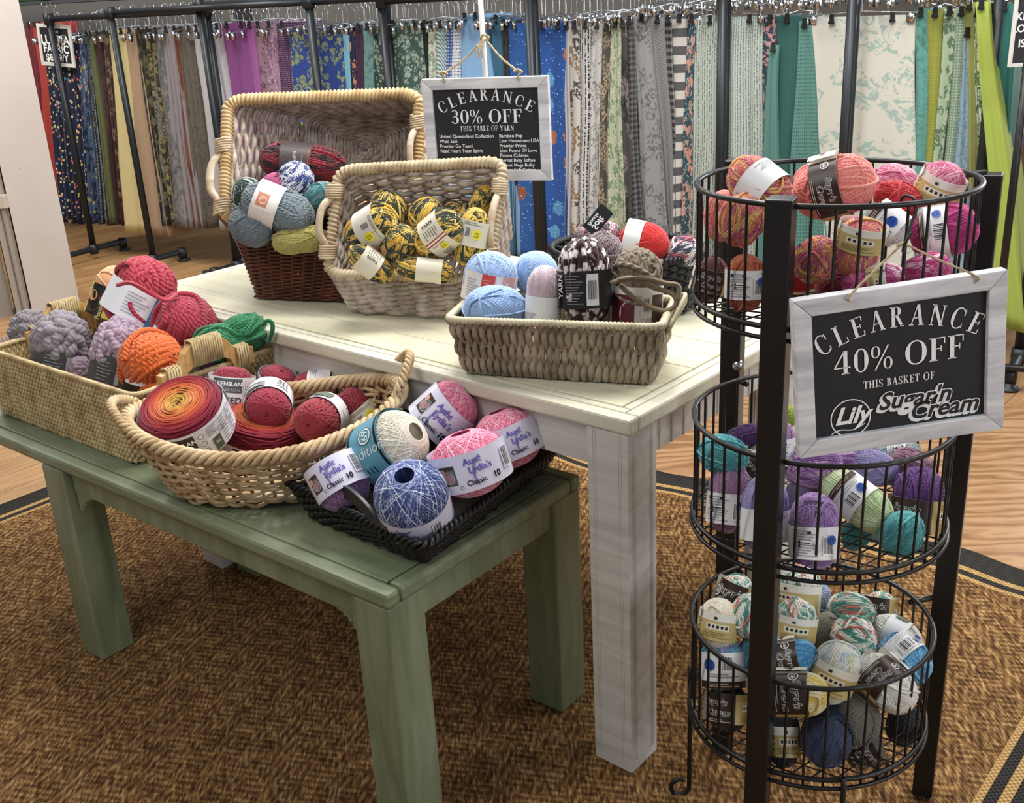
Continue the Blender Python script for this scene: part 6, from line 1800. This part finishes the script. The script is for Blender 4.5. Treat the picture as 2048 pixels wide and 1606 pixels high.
# empty hangers crowding the rails
g = np.random.default_rng(5)
n = 150
for i in range(n):
    px = 105+(1960-105)*(i+g.uniform(-.3, .3))/n
    p = rk(px, 60, .10+g.uniform(-.02, .05))
    h = bpy.data.objects.new('clip_hanger', HM); col.objects.link(h)
    zr = 1.40 if px < 1300 else 1.43
    h.location = (p[0], p[1], zr+g.uniform(-.012, .012)); h.rotation_euler = (0, 0, math.atan2(RN[1], RN[0])-PI/2+g.uniform(-.5, .5))
    tag(h, 'chrome clip hanger crowded among others along the pipe rail above the fabrics', 'hanger', 'clip hangers along the rails')
# small sign on the far left rack
ex, ey = ortho((.893, -.4429, -.0801), (.0726, -.0338, .9968))
cS = atplane(112, 91, RP0+RN*(-.018), RN)
BS = Board(cS, ex, ey, .284, .250, .022, .012)
sS = board('fabric_sign', BS, 'small framed black sign about fabric hanging on the far left rack', plain('d9d7d2', .6))
mb = MB(); z = .003
for tx, y, s_ in (('LUKKA', .030, .075), ('FABRIC', -.022, .066), ('$8.99/Y', -.075, .06)): flat_text(mb, tx, s_, 0, y, z, offset=.03)
flat_text(mb, 'special', .028, 0, .082, z)
mb.build('lettering', letter, PANEL[sS.name], False)
mb = MB(); kq = cS+ey*.16
for k in (-.1, .1): twine(mb, [kq, cS+ex*k+ey*.12], .003, 10)
twine(mb, [kq+[-.03, 0, -.01], kq+[0, -.02, .02], kq+[.03, 0, -.01], kq+[.05, 0, -.05]], .004, 16)
tw = mb.build('hanging_twine', twine_m); tw.parent = sS; tw.matrix_parent_inverse = sS.matrix_world.inverted()

# things behind: red garments beyond the column, shelving, folded cloth on the right
for x1, x2, x3, x4, c_, d in ((50, 66, 66, 82, '7c2230', 'dark crimson garment hanging behind the column'), (66, 84, 80, 98, 'c2382c', 'bright red garment hanging left of the confetti fabric')):
    a, b, c, d4 = [atplane(x, y, RP0+RN*.5, RN) for x, y in ((x1, 46), (x2, 44), (x3, 190), (x4, 192))]
    fab(x1, x2, x3, x4, S(c_), d, 46, 190, .25, off=.5, name='hanging_garment')
def shelf(name, c, ex, W, Dp, zs, mat, label):
    e = empty(name, (c[0], c[1], 0), label, 'shelf'); ex = _e(ex); ey = np.array([-ex[1], ex[0], 0])
    R3 = np.stack([ex, ey, [0, 0, 1]], 1)
    for z in zs: mb = MB(); mb.box((0, 0, z), (W, Dp, .022), R3); mb.build('shelf_board', mat, e, False)
    for k in (-.5, .5): mb = MB(); mb.box(ex*(W*k)+[0, 0, (max(zs)+.2)/2], (.03, Dp, max(zs)+.2), R3); mb.build('side_panel', mat, e, False)
    return e
sh = aty(230, 300, 8.8)
shelf('store_shelf', sh, (1, -.1, 0), 2.4, .4, (.3, .75, 1.2, 1.62), plain('4c4e52', .6), 'dark grey store shelving at the back left above the racks')
gs = np.random.default_rng(3)
for i, (x, c_, d) in enumerate(((-.9, 'b03a6a', 'pink'), (-.45, '3a6a3c', 'green'), (-.1, '2c2c34', 'charcoal'), (.4, 'a0406c', 'plum'), (.75, 'c0392e', 'red'))):
    mb = MB(); mb.box((0, 0, .05), (.3, .3, .10)); o = mb.build('folded_fabric', S(c_), None, False, .02); o.location = (sh[0]+x, sh[1]-.1*x-.02, 1.632)
    tag(o, 'folded %s fabric on the grey shelving at the back left' % d, 'fabric')
p = aty(2040, 300, 4.9)
shelf('wooden_shelf', (p[0]+.28, p[1], 0), (1, -.15, 0), .8, .38, (.15, .55, .93), wood_mat('shelf_wood', '7a5836', 'a07850'), 'brown wooden shelf at the right edge behind the racks')
for i, c_ in enumerate(('d8cdb4', '1d1c1c', 'c9bd9e', '2a2725', 'd6cdb8', '8f8468')):
    mb = MB(); t = np.linspace(-.19, .19, 12)
    mb.box((0, 0, .02), (.40, .30, .036)); o = mb.build('folded_fabric', fab_mat('solid', c_), None, False, .016)
    o.location = (p[0]+.16, p[1]-.04, .945+.0385*i); o.rotation_euler = (0, 0, -.15+.05*math.sin(i*2.1))
    tag(o, 'folded %s fabric on the wooden shelf, %s in the stack' % (('cream', 'black', 'sand', 'near black', 'ivory', 'olive beige')[i], ('lowest', 'second from the bottom', 'third from the bottom', 'third from the top', 'second from the top', 'topmost')[i]), 'fabric')
q = aty(2046, 205, 3.75); q2 = aty(2012, 450, 3.75)
e = empty('garment_rack', (q[0], q[1], 0), 'black garment rack post on a caster at the far right edge', 'rack')
mb = MB(); mb.tubes(np.array([[0, 0, .1], [0, 0, 1.40]])[None], .014, 10, cap=True); mb.build('post', black_metal, e)
mb = MB(); mb.tubes(np.array([[-.02, 0, .1], [.45, -.2, .1]])[None], .014, 10, cap=True); mb.build('foot_bar', black_metal, e)
cpos = aty(2038, 515, 3.7)-np.array([q[0], q[1], 0])
mb = MB(); Rm = np.array(Matrix.Rotation(PI/2, 3, 'X')); mb.lathe([(.0001, -.012), (.03, -.012), (.034, 0), (.03, .012), (.0001, .012)], 20, M=Rm, c=(0.02, -.0, .036)); mb.build('caster', rubber, e)
ks = atplane(2052, 60, (q[0], 3.9, 1.5), np.array([0, 1., 0]))
BK = Board(ks, np.array([1., 0, 0]), np.array([0, 0, 1.]), .10, .245, .012, .012)
kS = board('fabric_sign', BK, 'framed black sign at the top right edge starting with the word knit', plain('d9d7d2', .6))
mb = MB()
for tx, y in (('KNIT', .045), ('LOBES', .005), ('IST', -.045)): flat_text(mb, tx, .036, 0, y, .003, offset=.02)
mb.build('lettering', letter, PANEL[kS.name], False)
